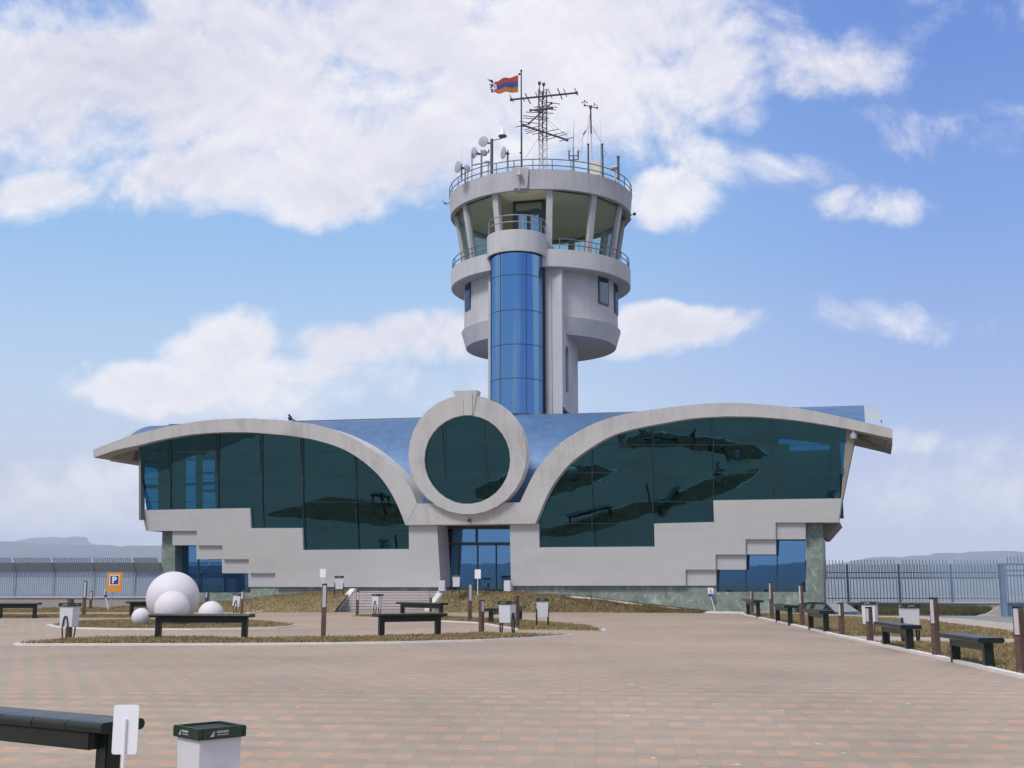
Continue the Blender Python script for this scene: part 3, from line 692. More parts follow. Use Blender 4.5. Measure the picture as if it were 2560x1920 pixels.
# beam under the round window
m_ = MB(); m_.prism(FPs([(1042, 1259), (1300, 1256), (1338.5, 1309), (1013, 1312.5)], .24), -n * 1.3); m_.build('beam', M['concrete'], T)
# --- round window
cx, cy = 1168.5, 1136.5
ringp = MB(); NR = 30
O = [(cx + 147.5 * cos(2 * pi * i / NR), cy - 149.5 * sin(2 * pi * i / NR)) for i in range(NR + 1)]
I = [(1168 + 107.5 * cos(2 * pi * i / NR), 1149 - 111 * sin(2 * pi * i / NR)) for i in range(NR + 1)]
ringp.strip(FPs(O, .50), FPs(I, .50), -n * .55); ring = ringp.build('round_window_ring', M['concrete'], T)
m_ = MB(); m_.prism(FPs([(1131.5, 977.5), (1193, 975.5), (1182, 1037.5), (1157.5, 1038)], .54), -n * .55); m_.build('keystone', M['concrete'], ring)
m_ = MB(); m_.prism(FPs([(1181.2, 985), (1182.2, 985), (1181.2, 1037), (1180.4, 1037)], .545), -n * .1); m_.prism(FPs([(1158, 1000), (1158.6, 1000), (1158.6, 1037), (1158, 1037)], .545), -n * .1); m_.build('joint', M['dark'], ring)
Gp = [(1168 + 109 * cos(2 * pi * i / 40), 1149 - 112.5 * sin(2 * pi * i / 40)) for i in range(40)]
rg = glass_panes(Gp, [1113, 1219], [1107, 1180], .36, 'round_glass', ring)
m_ = MB()
for x in (1113, 1219): m_.prism(FPs([(x - .7, 1052), (x + .7, 1052), (x + .7, 1245), (x - .7, 1245)], .372), -n * .03)
for y in (1107, 1180): m_.prism(FPs([(1066, y - .6), (1270, y - .6), (1270, y + .6), (1066, y + .6)], .374), -n * .03)
m_.build('mullion', M['frame'], rg)
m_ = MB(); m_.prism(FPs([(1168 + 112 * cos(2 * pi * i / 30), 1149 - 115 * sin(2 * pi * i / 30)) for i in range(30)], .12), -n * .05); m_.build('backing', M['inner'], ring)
# --- blue shingled roof body between and behind the arches
cb = FP(1172, 1262, -.75); zt_ = zpix(1045.5, (P0 - n * 5.2).y + 0.3)
z0r = cb.z - .3; rb = (P0 - cb).dot(n)
def outer_z(s):
    pts = [((p - P0).dot(u), p.z) for p in FPs(dens(aLo), .25)] + [((p - P0).dot(u), p.z) for p in FPs(dens(aRo), .25)]
    pts.sort()
    for (a, za), (b, zb) in zip(pts, pts[1:]):
        if a <= s <= b and b - a < 2.5: return za + (zb - za) * (s - a) / (b - a + 1e-9)
    return None
sE0 = (atY(372, 1075, 63) - P0).dot(u); 
RB = 5.3
def ridge_pt(s): return P0 + u * s - n * RB
lam = onplane(2160, 1016, P0 - n * RB, n); sE1 = (lam - P0).dot(u)
lam0 = onplane(400, 1066, P0 - n * RB, n); sE0 = (lam0 - P0).dot(u)
zr0, zr1 = lam0.z, lam.z
m_ = MB(); vs = []; fs = []; NSS, NT = 120, 16; keep = {}
for i in range(NSS + 1):
    s = sE0 + (sE1 - sE0) * i / NSS; zr = zr0 + (zr1 - zr0) * i / NSS; oz = outer_z(s)
    for k in range(NT + 1):
        t = k / NT * pi / 2; b = rb + (RB - rb) * (1 - cos(t)); z = z0r + (zr - z0r) * sin(t)
        q = P0 + u * s - n * b; vs.append(V3((q.x, q.y, z))); keep[(i, k)] = (z > oz - (1.1 if abs(s) < 13 else .3)) if oz is not None else (abs(s) < 6 or z > zr - 1.9)
    bx = 6 if sE0 + 3 < s < sE1 - 4.5 else 2
    q = P0 + u * s - n * (RB + bx); vs.append(V3((q.x, q.y, zr + .0)))
    q = P0 + u * s - n * (RB + bx + .6); vs.append(V3((q.x, q.y, zr - (2.5 if bx == 6 else .25))))
R_ = NT + 3
for i in range(NSS):
    for k in range(NT + 2):
        if k >= NT or (keep[(i, k)] and keep[(i + 1, k)] and keep[(i, k + 1)] and keep[(i + 1, k + 1)]):
            a = i * R_ + k; fs.append((a, a + R_, a + R_ + 1, a + 1))
m_.add(vs, fs); roof = m_.build('roof', M['roof'], T, smooth=True)
# ridge capping
m_ = MB(); a = ridge_pt(sE0 + .6); b = ridge_pt(sE1 - 3.2); a.z = zr0 + .06; b.z = zr1 + .06; m_.tube(a, b, .05, 6); m_.build('ridge_rail', M['dark'], roof)
# pale hipped ends of the roof
for se, zr, sg in ((sE1, zr1, 1), (sE0, zr0, -1)):
    m_ = MB(); top0 = P0 + u * se - n * RB; top1 = P0 + u * se - n * (RB + 6)
    pr = []
    for k in range(9, NT + 1):
        t = k / NT * pi / 2; b = rb + (RB - rb) * (1 - cos(t)); z = z0r + (zr - z0r) * sin(t)
        q = P0 + u * se - n * b; pr.append(V3((q.x, q.y, z)))
    wdt = u * (sg * 1.0)
    outer = [p + wdt * ((.75 if sg > 0 else .45) - .35 * i / (len(pr) - 1)) - UZ * (.12 * i / (len(pr) - 1)) for i, p in enumerate(pr)]
    nn_ = len(pr); m_.add(pr + outer, [(i, i + 1, nn_ + i + 1, nn_ + i) for i in range(nn_ - 1)])
    back = [p - n * 1.5 for p in outer]; m_.add(outer + back, [(i, i + 1, nn_ + i + 1, nn_ + i) for i in range(nn_ - 1)])
    m_.build('roof_end', M['trim'], roof, smooth=False)
# --- end side walls with openings on the left
def side_plane(A_, B_, hole, cuts_x, cuts_y, name, mat):
    N_ = (B_ - A_).cross(n).normalized(); m_ = MB()
    for i in range(len(cuts_x) - 1):
        for j in range(len(cuts_y) - 1):
            x0, x1, y0, y1 = cuts_x[i], cuts_x[i + 1], cuts_y[j], cuts_y[j + 1]
            mx_, my_ = (x0 + x1) / 2, (y0 + y1) / 2
            if any(a <= mx_ <= c and b <= my_ <= d for a, b, c, d in hole): continue
            m_.prism([onplane(x, y, A_, N_) for x, y in ((x0, y0), (x1, y0), (x1, y1), (x0, y1))], u * -.12)
    return m_.build(name, mat, T)
AL, BLw = FP(347, 1112, -.25), FP(367, 1272, -.25)
holes = [(362, 1128, 400, 1150), (362, 1157, 400, 1211), (362, 1221, 400, 1274), (409, 1130, 421, 1165),
         (465, 1125, 494, 1146), (465, 1151, 494, 1207), (465, 1214, 494, 1274), (507, 1150, 541, 1180), (507, 1186, 541, 1205), (507, 1212, 541, 1224), (507, 1230, 543, 1274)]
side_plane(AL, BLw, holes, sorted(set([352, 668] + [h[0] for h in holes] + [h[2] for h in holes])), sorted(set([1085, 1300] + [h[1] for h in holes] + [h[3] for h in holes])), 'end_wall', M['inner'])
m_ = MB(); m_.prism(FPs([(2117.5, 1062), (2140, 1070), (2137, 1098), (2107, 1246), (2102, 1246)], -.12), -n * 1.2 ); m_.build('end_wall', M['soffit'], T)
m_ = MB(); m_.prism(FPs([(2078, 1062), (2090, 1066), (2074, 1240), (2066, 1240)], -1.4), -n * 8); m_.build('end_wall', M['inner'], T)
# back wall and floor of the hall (seen dimly through the glass)
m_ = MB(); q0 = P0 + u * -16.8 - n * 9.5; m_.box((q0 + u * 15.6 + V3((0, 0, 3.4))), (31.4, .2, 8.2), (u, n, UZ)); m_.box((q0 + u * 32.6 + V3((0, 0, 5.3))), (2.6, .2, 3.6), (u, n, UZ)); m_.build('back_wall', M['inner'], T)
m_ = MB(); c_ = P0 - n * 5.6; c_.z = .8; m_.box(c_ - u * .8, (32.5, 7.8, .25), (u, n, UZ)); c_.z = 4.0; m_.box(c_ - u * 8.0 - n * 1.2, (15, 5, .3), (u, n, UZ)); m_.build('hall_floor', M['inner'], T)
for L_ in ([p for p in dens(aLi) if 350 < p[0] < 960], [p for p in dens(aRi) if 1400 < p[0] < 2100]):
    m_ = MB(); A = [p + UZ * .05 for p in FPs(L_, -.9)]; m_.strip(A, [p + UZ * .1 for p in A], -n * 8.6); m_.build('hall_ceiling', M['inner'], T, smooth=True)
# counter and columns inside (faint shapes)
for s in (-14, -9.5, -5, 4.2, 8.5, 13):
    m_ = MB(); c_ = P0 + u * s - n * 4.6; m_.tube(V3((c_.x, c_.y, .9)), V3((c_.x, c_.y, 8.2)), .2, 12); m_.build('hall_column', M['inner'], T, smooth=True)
# --- entrance door (vertical, recessed)
bk = 1.35
m_ = MB(); m_.prism(VPs([(1085, 1300), (1276, 1300), (1276, 1321.5), (1085, 1321.5)], .9), -n * 1.0); m_.build('door_lintel', M['frame'], T)
door = MB(); door.prism(VPs([(1098, 1318), (1282, 1318), (1282, 1477), (1098, 1477)], bk + .02), -n * .04); door = door.build('entrance_door', M['blueglass'], T)
m_ = MB()
for x0, x1, y0, y1 in [(1104, 1108.5, 1318, 1478), (1188.5, 1192.5, 1318, 1356), (1144.5, 1147.5, 1362, 1476), (1192, 1194, 1362, 1476), (1238.5, 1240.5, 1362, 1476)]:
    m_.prism(VPs([(x0, y0), (x1, y0), (x1, y1), (x0, y1)], bk - .06), -n * .1)
m_.prism(VPs([(1100, 1355.5), (1280, 1355.5), (1280, 1363.5), (1100, 1363.5)], bk - .08), -n * .12)
m_.build('door_frame', M['frame'], door)
m_ = MB(); m_.tube(VP(1190, 1415, bk - .12), VP(1190, 1422, bk - .12), .02); m_.build('door_handle', M['steel'], door)
# side reveals (dark, left one visible)
m_ = MB(); m_.prism([VP(1099, 1300, 1.30), VP(1106, 1300, 1.30), VP(1106, 1478, 1.30), VP(1103, 1478, 1.30)], -n * .3); m_.build('door_jamb', M['frame'], T)
# little camera / lamp on the beam
m_ = MB(); c_ = FP(1174, 1302, .30); m_.box(c_ + n * .08, (.10, .24, .10), (u, n, UZ)); m_.tube(c_ - n * .08, c_ + n * .02 + UZ * .12, .025); m_.build('security_camera', M['dark'], T)
# flood lamp under the right roof tip
m_ = MB(); c_ = FP(2134, 1092, .2); m_.tube(c_ + UZ * .14, c_ - UZ * .08, .14, 14); m_.tube(c_ + UZ * .14, c_ + UZ * .34, .05); m_.build('soffit_lamp', M['trim'], T, smooth=True)
# drip fascia at both tips
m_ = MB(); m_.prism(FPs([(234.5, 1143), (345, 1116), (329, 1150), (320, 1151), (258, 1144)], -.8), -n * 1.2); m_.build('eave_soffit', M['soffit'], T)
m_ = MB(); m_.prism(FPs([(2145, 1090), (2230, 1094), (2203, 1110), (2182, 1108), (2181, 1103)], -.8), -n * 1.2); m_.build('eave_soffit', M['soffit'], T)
# birds
def bird(px, py, back, label, flip=1):
    q = onplane(px, py, P0 - n * back, n)
    m_ = MB(); m_.sphere(q + V3((0, 0, .14)), .11, 10, 6, 1.25); m_.sphere(q + V3((-.05 * flip, 0, .30)), .06, 8, 5)
    m_.tube(q + V3((.05 * flip, 0, .10)), q + V3((.30 * flip, 0, -.0)), .07, 6, .02); m_.tube(q + V3((-.09 * flip, 0, .30)), q + V3((-.15 * flip, 0, .29)), .018, 5, .004)
    m_.tube(q, q + V3((0, 0, .1)), .012, 5)
    o = m_.build('bird', M['bird'], smooth=True); tag(o, label, 'bird', 'birds perched on the terminal roof')
bird(725, 1052, 1.1, 'dark bird perched on top of the left concrete arch')
bird(1411, 1034, RB - .05, 'dark bird perched on the blue roof ridge at the foot of the tower')

# ------------------------------------------------------------------ control tower
TC = atY(1352, 720, 67.5); TC.z = 0
TW = empty('control_tower', (TC.x, TC.y, 0), 'tall grey control tower with blue glass lift shaft, flared glass cab and round galleries', 'control tower')
dcam = lambda y, Y: Y * cos(TH) + (zpix(y, Y) - CAMZ) * sin(TH)
def rp(apx, y): return apx * dcam(y, TC.y) / FPX
def zf(y, r): return zpix(y, TC.y - r)      # z of a front point on a ring of radius r
TXn, TYn = u, -n
def ring_(prof, name, mat, parent=TW, N=72, a0=0, a1=2 * pi): 
    m_ = MB(); m_.rev(TC, prof, N, a0, a1, TXn, TYn); return m_.build(name, mat, parent, smooth=True)
rG = rp(223, 690); zG0, zG1 = zf(666, rG), zf(622, rG)
ring_([(1.0, zG0), (rG - .03, zG0), (rG, zG0 + .03), (rG + .02, zG1), (rG - .14, zG1), (rG - .14, zG0 + .3), (1.0, zG0 + .3)], 'gallery', M['tower'])
rD = rp(191, 760); rD2 = rp(198, 800); rD3 = rp(187, 860)
zD1, zD0 = zf(789, rD2), zf(834, rD3)
drum = ring_([(.6, zD1 - .1), (rD, zD1 - .1), (rD, zG0 + .01), (.6, zG0 + .01)], 'drum', M['tower'])
ring_([(.6, zD0), (rD3, zD0), (rD2, zD1), (rD - .05, zD1 + .03), (.6, zD1)], 'drum_base', M['tower'])
# drum windows
def drum_win(ang, y0, y1, wpx):
    r = rD + .02; dirv = TXn * sin(ang) - TYn * cos(ang); tv = TXn * cos(ang) + TYn * sin(ang)
    z1, z0 = zpix(y0, (TC + dirv * r).y), zpix(y1, (TC + dirv * r).y); c_ = TC + dirv * (r - .05) + UZ * ((z0 + z1) / 2)
    m_ = MB(); m_.box(c_, (wpx, .16, z1 - z0), (tv, dirv, UZ)); w = m_.build('window', M['frame'], TW)
    m_ = MB(); m_.box(c_ + dirv * .085, (wpx - .18, .01, z1 - z0 - .2), (tv, dirv, UZ)); m_.build('pane', M['darkglass'], w)
bear = PHI     # facade frame is rotated from the view by PHI
drum_win(math.asin((1496 - 1352) / 191) + bear + .02, 690, 762, .95)
drum_win(math.asin(.955) + bear, 700, 785, .9)
drum_win(-math.asin(.955) + bear + .05, 708, 775, .9)
# shaft
zr_base = z0r
def shaft_pt(px, b): return onplane(px, 900, TC + n * b, n)
bS = rp(100, 760) * 2 - .05
bS = 4.55
A_ = shaft_pt(1222, bS); B_ = shaft_pt(1405.5, bS); wS = (B_ - A_).length; cS = (A_ + B_) / 2; cS.z = 0
dS = 3.6
m_ = MB(); c_ = cS - n * (dS / 2) + UZ * ((zr_base + zG0 + .3) / 2); m_.box(c_, (wS, dS, zG0 + .3 - zr_base), (u, n, UZ)); 
m_.box(cS + n * .05 - u * (wS / 2 - .16) + UZ * ((zr_base + zG0) / 2), (.34, .08, zG0 - zr_base), (u, n, UZ))
xr = shaft_pt(1379, bS); off_ = (xr - cS).dot(u); m_.box(cS + n * .04 + u * (off_ - .45) + UZ * ((zr_base + zG0) / 2), (.95, .10, zG0 - zr_base), (u, n, UZ))
m_.build('shaft', M['tower'], TW)
m_ = MB(); q = cS + u * (wS / 2 + .01) - n * 1.0; zz1, zz0 = zpix(868, q.y), zpix(980, q.y); m_.box(q + UZ * ((zz0 + zz1) / 2), (.06, .45, zz1 - zz0), (u, n, UZ)); m_.build('slit_window', M['frame'], TW)
# lift glass
eb = bS + .55
eL, eR = onplane(1228, 830, TC + n * eb, n), onplane(1358.5, 830, TC + n * eb, n)
cE = (eL + eR) / 2; cE.z = 0; rE = (eR - eL).length / 2 * cos(PHI) * 1.02
yE = cE.y - rE
zE1 = zpix(627, yE) + .05; zE0 = zpix(1036, yE)
m_ = MB(); m_.rev(cE, [(rE, zE0), (rE, zE1), (rE - .04, zE1), (rE - .04, zE0)], 40, pi * .93, pi * 2.07, TXn, TYn); lift = m_.build('lift_glass', M['liftglass'], TW, smooth=True)
m_ = MB()
for y in (686, 774, 860, 945, 1034): z = zpix(y, yE); m_.rev(cE, [(rE + .012, z - .02), (rE + .012, z + .02), (rE - .02, z + .02), (rE - .02, z - .02)], 40, pi * .93, pi * 2.07, TXn, TYn)
for px in (1252, 1315, 1230.5, 1357.5):
    s_ = (onplane(px, 830, TC + n * eb, n) - cE).dot(u) ; s_ = max(-.995, min(.995, (px - 1293.2) / 65.2)); an = math.asin(s_) + PHI + .01
    q = cE + (TXn * sin(an) - TYn * cos(an)) * (rE + .005); m_.tube(q + UZ * zE0, q + UZ * zE1, .022, 5)
m_.build('lift_mullion', M['frame'], lift)
m_ = MB(); m_.rev(cE, [(.02, zE0), (rE - .3, zE0), (rE - .3, zE1), (.02, zE1)], 24, 0, 2 * pi); m_.build('lift_core', M['dark'], lift)
# black strip painting in the gap's shade right of the lift
m_ = MB(); q = onplane(1360.5, 830, TC + n * (bS + .30), n); q.z = 0; m_.box(q + UZ * ((zE0 + zE1) / 2), (.10, .10, zE1 - zE0), (u, n, UZ)); m_.build('shade_strip', M['black'], TW)
# balcony over the lift
rB = rE * 74 / 65.2
zB0, zB1 = zpix(626, cE.y - rB), zpix(573, cE.y - rB)
cB = cE + n * 0
m_ = MB(); m_.rev(cB, [(.05, zB0 + .35), (rB - .12, zB0 + .35), (rB - .12, zB0), (rB, zB0), (rB + .02, zB1), (rB - .14, zB1), (rB - .14, zB1 - .25), (.05, zB1 - .25)], 48, pi * .82, pi * 2.18, TXn, TYn)
m_.box(cB - n * .9 + UZ * ((zB0 + zB1) / 2), (2 * rB - .1, 1.9, zB1 - zB0 - .3), (u, n, UZ)); m_.build('balcony', M['tower'], TW, smooth=True)
# cab
rR = rp(226, 480); zR0, zR1 = zf(471, rR), zf(423, rR)
ring_([(.3, zR0 + .25), (rR - .55, zR0 + .25), (rR - .30, zR0), (rR - .06, zR0), (rR + .03, zR1), (rR - .2, zR1), (rR - .2, zR1 - .25), (.3, zR1 - .25)], 'roof_band', M['tower2'])
ring_([(.1, zR0 + .10), (rR - .5, zR0 + .10), (rR - .5, zR0 + .22), (.1, zR0 + .22)], 'ceiling', M['ceil'])
rc1 = rR - .42; rc0 = rp(181, 630); zc0 = zG0 + .32; zc1 = zR0 + .12
MA = [-61, -31.5, 4.3, 35, 64.5, 95, 125, 155, 186, 217, 248, 274]
MA = [radians(a) + PHI for a in MA]
def cabp(a, z, dr=0.0):
    t = (z - zc0) / (zc1 - zc0); r = rc0 + (rc1 - rc0) * t + dr
    return TC + (TXn * sin(a) - TYn * cos(a)) * r + UZ * z
mull = MB()
for k, a in enumerate(MA):
    d_ = TXn * sin(a) - TYn * cos(a); t_ = TXn * cos(a) + TYn * sin(a)
    w = .17
    p = [cabp(a, zc0, .14) - t_ * w, cabp(a, zc0, .14) + t_ * w, cabp(a, zc0, -.16) + t_ * w, cabp(a, zc0, -.16) - t_ * w]
    q = [cabp(a, zc1, .14) - t_ * w, cabp(a, zc1, .14) + t_ * w, cabp(a, zc1, -.16) + t_ * w, cabp(a, zc1, -.16) - t_ * w]
    mull = MB(); mull.add(p + q, [(0, 1, 2, 3), (4, 7, 6, 5), (0, 4, 5, 1), (1, 5, 6, 2), (2, 6, 7, 3), (3, 7, 4, 0)]); mull.build('cab_pillar', M['tower'], TW)
for k in range(len(MA)):
    if k == 1: continue      # open bay with the balcony door
    a, b = MA[k], MA[(k + 1) % len(MA)] + (2 * pi if k == len(MA) - 1 else 0)
    gA = [cabp(a, zc0 + .05), cabp(b, zc0 + .05), cabp(b, zc1 - .05), cabp(a, zc1 - .05)]
    m_ = MB(); m_.add(gA, [(0, 1, 2, 3)]); gp = m_.build('cab_window', M['cabglass'], TW, fix=False)
    fr = MB()
    for i in range(4): fr.tube(gA[i], gA[(i + 1) % 4], .055, 4)
    fr.build('frame', M['dark'], gp)
# recessed door bay
a, b = MA[1], MA[2]; am = (a + b) / 2; dm = TXn * sin(am) - TYn * cos(am); tm = TXn * cos(am) + TYn * sin(am)
zd0 = zB1 - .25; rDd = rc0 - 1.15
cD = TC + dm * rDd
dw = 1.95
m_ = MB(); m_.box(cD + tm * (-.86) + UZ * ((zd0 + zR0) / 2), (.16, .14, zR0 - zd0), (tm, dm, UZ)); m_.box(cD + tm * .86 + UZ * ((zd0 + zR0) / 2), (.16, .14, zR0 - zd0), (tm, dm, UZ))
m_.box(cD + UZ * (zd0 + 2.35), (1.6, .14, .16), (tm, dm, UZ)); m_.box(cD + UZ * (zd0 + 1.15), (.2, .12, 2.3), (tm, dm, UZ)); m_.box(cD + UZ * (zR0 + .02), (1.9, .14, .14), (tm, dm, UZ)); m_.box(cD - tm * .70 + UZ * (zd0 + 1.15), (.16, .12, 2.3), (tm, dm, UZ)); m_.box(cD + tm * .70 + UZ * (zd0 + 1.15), (.16, .12, 2.3), (tm, dm, UZ))
dr = m_.build('balcony_door', M['frame'], TW)
m_ = MB(); m_.box(cD + UZ * (zd0 + 1.15), (1.5, .02, 2.2), (tm, dm, UZ)); m_.box(cD + UZ * (zd0 + 2.9), (1.5, .02, .9), (tm, dm, UZ)); m_.build('pane', glassmat('door_pane_glass', (.55, .60, .68), (.5, .55, .55), .5), dr)
for sg, a_ in ((-1, a), (1, b)):
    e0 = cD + tm * (sg * .93); p = [e0 + UZ * zd0, e0 + UZ * zR0, cabp(a_, zc1, -.05), cabp(a_, zc0, -.05)]
    m_ = MB(); m_.add(p, [(0, 1, 2, 3)]); m_.build('bay_side_glass', M['cabglass'], TW, fix=False)
# cab floor, core and desks
ring_([(.2, zG0 + .3), (rG - .2, zG0 + .3), (rG - .2, zG0 + .36), (.2, zG0 + .36)], 'cab_floor', M['soffit'])
m_ = MB()
for ang in (20, 50, -50, 150): 
    a_ = radians(ang) + PHI; q = TC + (TXn * sin(a_) - TYn * cos(a_)) * (rc0 - .9) + UZ * (zc0 + .9); m_.box(q, (.55, .25, .4), (TXn * cos(a_) + TYn * sin(a_), TXn * sin(a_) - TYn * cos(a_), UZ)); m_.box(q - UZ * .5, (.1, .1, .8))
m_.build('monitor', M['dark'], TW)
# keystone on the roof band
kd_ = lambda px, y: onplane(px, y, TC + V3((0, -1, 0)) * (rR + .05), V3((0, 1, 0)))
m_ = MB(); m_.prism([kd_(1280, 419), kd_(1322.5, 418), kd_(1317.5, 470.5), kd_(1285, 470.5)], V3((0, .9, 0))); m_.build('keystone', M['tower2'], TW)
# camera dome on the keystone
q = kd_(1298.5, 437) + V3((0, -.22, 0)); m_ = MB(); m_.tube(q + UZ * .05, q + UZ * -.12, .13, 12, .16); m_.tube(q + UZ * .05, q + UZ * .22, .11, 12, .05); m_.tube(q + UZ * -.12, q + UZ * -.2, .13, 12, .05)
m_.tube(q + UZ * .2, q + UZ * .2 + V3((0, .3, 0)), .04); m_.tube(q + V3((0, .18, -.2)), q + V3((0, .18, -.95)), .02); o = m_.build('dome_camera', M['dish'], smooth=True); tag(o, 'grey dome camera hanging in front of the keystone on the tower roof band', 'camera')
# downpipe on the right edge of the band, small antenna on the left edge
# railings
def railing(name, c, r, z0, zs, a0, a1, N, posts, label, mat=M['rail'], tr=.03, parent=None):
    rt = parent
    for iz, z in enumerate(zs):
        m_ = MB()
        pts = [c + (TXn * sin(a0 + (a1 - a0) * i / N) - TYn * cos(a0 + (a1 - a0) * i / N)) * r + UZ * z for i in range(N + 1)]
        m_.path(pts, tr, 6)
        o_ = m_.build(name if iz == 0 else 'lower_rail', mat, rt if iz == 0 else ro, smooth=True)
        if iz == 0: ro = o_
    for k in range(posts):
        a = a0 + (a1 - a0) * k / max(1, posts - 1); q = c + (TXn * sin(a) - TYn * cos(a)) * r
        m_ = MB(); m_.tube(q + UZ * z0, q + UZ * (zs[0]), tr * .85, 6); m_.build('rail_post', mat, ro)
    return ro
zRr = zf(398, rR)
railing('roof_railing', TC, rR + .02, zR1 - .05, (zRr, zR1 + (zRr - zR1) * .38), 0, 2 * pi, 96, 33, '', parent=TW)
zGr = zf(590, rG); 
# gallery railing: interrupted by the lift balcony
zGr = zG1 + (zf(465, 5) - zf(490, 5)) * 1.05
railing('gallery_railing', TC, rG - .07, zG1 - .05, (zGr, zG1 + (zGr - zG1) * .5), PHI + radians(10), PHI + radians(323), 90, 26, '', parent=TW)
zBr = zpix(536, cE.y - rB)
railing('balcony_railing', cB, rB - .07, zB1 - .05, (zBr, zB1 + (zBr - zB1) * .55), PHI - radians(78), PHI + radians(100), 30, 5, '', M['steel'], .03, parent=TW)
m_ = MB(); q = TC + (TXn * sin(PHI + radians(78)) - TYn * cos(PHI + radians(78))) * (rR - .1) + UZ * (zR0 - .15); m_.tube(q, q + V3((.25, 0, .1)), .03); m_.sphere(q + V3((.3, 0, .1)), .1, 10, 6); m_.tube(q - V3((-.1, 0, .2)), q - V3((.35, 0, .75)), .03); m_.build('floodlight', M['dark'], TW)
# roof deck
m_ = MB(); m_.rev(TC, [(.05, zR1 - .12), (rR - .1, zR1 - .12), (rR - .1, zR1 - .02), (.05, zR1 - .02)], 48); m_.build('roof_deck', M['tower2'], TW)
ZR = zR1 - .02

# ------------------------------------------------------------------ things on the tower roof
def ptop(px, py, Y): return atY(px, py, Y)
def whip(px0, py0, px1, Y, label, r=.02, rt=.006, name='whip_antenna', thick=None, mat=M['antenna'], grp='whip antennas on the tower roof'):
    top = ptop(px0, py0, Y); bot = ptop(px1, 420, Y); bot.z = ZR
    rt_ = empty(name, bot, label, 'antenna', grp)
    m_ = MB()
    if thick:
        mid = ptop(px1 + (px0 - px1) * .4, thick, Y); m_.tube(bot, mid, .05, 8); m_.build('mount_pole', M['steel'], rt_)
        m_ = MB(); m_.tube(mid, top, r, 6, rt)
    else: m_.tube(bot, top, r, 6, rt)
    m_.build('whip', mat, rt_); return rt_
whip(1155, 358, 1154, 66.0, 'thin pale whip antenna at the far left of the tower roof', .018, thick=None, mat=M['mast_white'])
whip(1435, 299, 1432, 66.5, 'thin whip antenna rising between the two lamp-topped posts', .022, thick=368)
whip(1500, 297, 1505, 68.5, 'very thin whip antenna right behind the weather mast', .016, thick=361, mat=M['mast_white'])
whip(1543, 330, 1546, 67.5, 'thin whip antenna at the far right of the tower roof', .016, thick=392, mat=M['mast_white'])
# plain posts
for px0, py0, px1, Y, lb in [(1470.5, 362, 1471, 64.5, 'dark bare steel post just left of the weather mast'), (1505.5, 362, 1508, 64.6, 'dark bare post with a loop of cable right of the weather mast')]:
    top = ptop(px0, py0, Y); bot = ptop(px1, 430, Y); bot.z = ZR
    m_ = MB(); m_.tube(bot, top, .055, 8); m_.tube(top, top + UZ * .06, .075, 8)
    if px0 > 1500:
        c_ = ptop(1511, 384, Y); m_.path([c_ + V3((cos(a_) * .13, 0, sin(a_) * .13)) for a_ in [i * pi / 8 for i in range(16)]], .012, 5, True)
    o = m_.build('steel_post', M['antenna']); tag(o, lb, 'post', 'bare posts on the tower roof')
top = ptop(1545.5, 393, 63.5); bot = V3((top.x, top.y, ZR)); m_ = MB(); m_.tube(bot, top, .07, 8); m_.sphere(top, .10, 10, 6); o = m_.build('lamp_post', M['antenna'], smooth=True); tag(o, 'thick dark post with a round knob, rightmost on the tower roof', 'post')
# mushroom antenna
q = ptop(1537, 424, 63.8); m_ = MB(); m_.tube(V3((q.x, q.y, ZR)), q, .05, 8); m_.sphere(q + UZ * .08, .26, 16, 8, .45); o = m_.build('dome_antenna', M['cream'], smooth=True); tag(o, 'low cream mushroom-shaped antenna dome near the right railing', 'antenna')
# white cabinet
q = ptop(1488, 425, 64.3); m_ = MB(); m_.bev(V3((q.x, q.y, q.z + .05)), (.62, .35, .85), .03); cbt = m_.build('equipment_box', M['cream']); tag(cbt, 'pale equipment cabinet standing on the roof beside the weather mast', 'cabinet')
m_ = MB(); m_.box(V3((q.x, q.y, (ZR + q.z - .35) / 2)), (.4, .2, max(.1, q.z - .35 - ZR))); m_.build('stand', M['dark'], cbt)
# flagpole and flag
Yf = TC.y - rR + .15
fb_, ft = ptop(1304, 418, Yf), ptop(1303, 177, Yf)
fp = empty('flagpole', (fb_.x, fb_.y, ZR), 'slim dark flagpole at the front edge of the tower roof', 'flagpole')
m_ = MB(); m_.tube(V3((fb_.x, fb_.y, ZR - .1)), ft, .055, 8, .035); m_.build('pole', M['dark'], fp)
m_ = MB(); m_.tube(ptop(1299, 382, Yf), ptop(1303.5, 382, Yf), .05, 6); m_.build('halyard_cleat', M['dark'], fp); m_ = MB(); m_.sphere(ft, .07, 8, 6); m_.build('finial', M['dark'], fp)
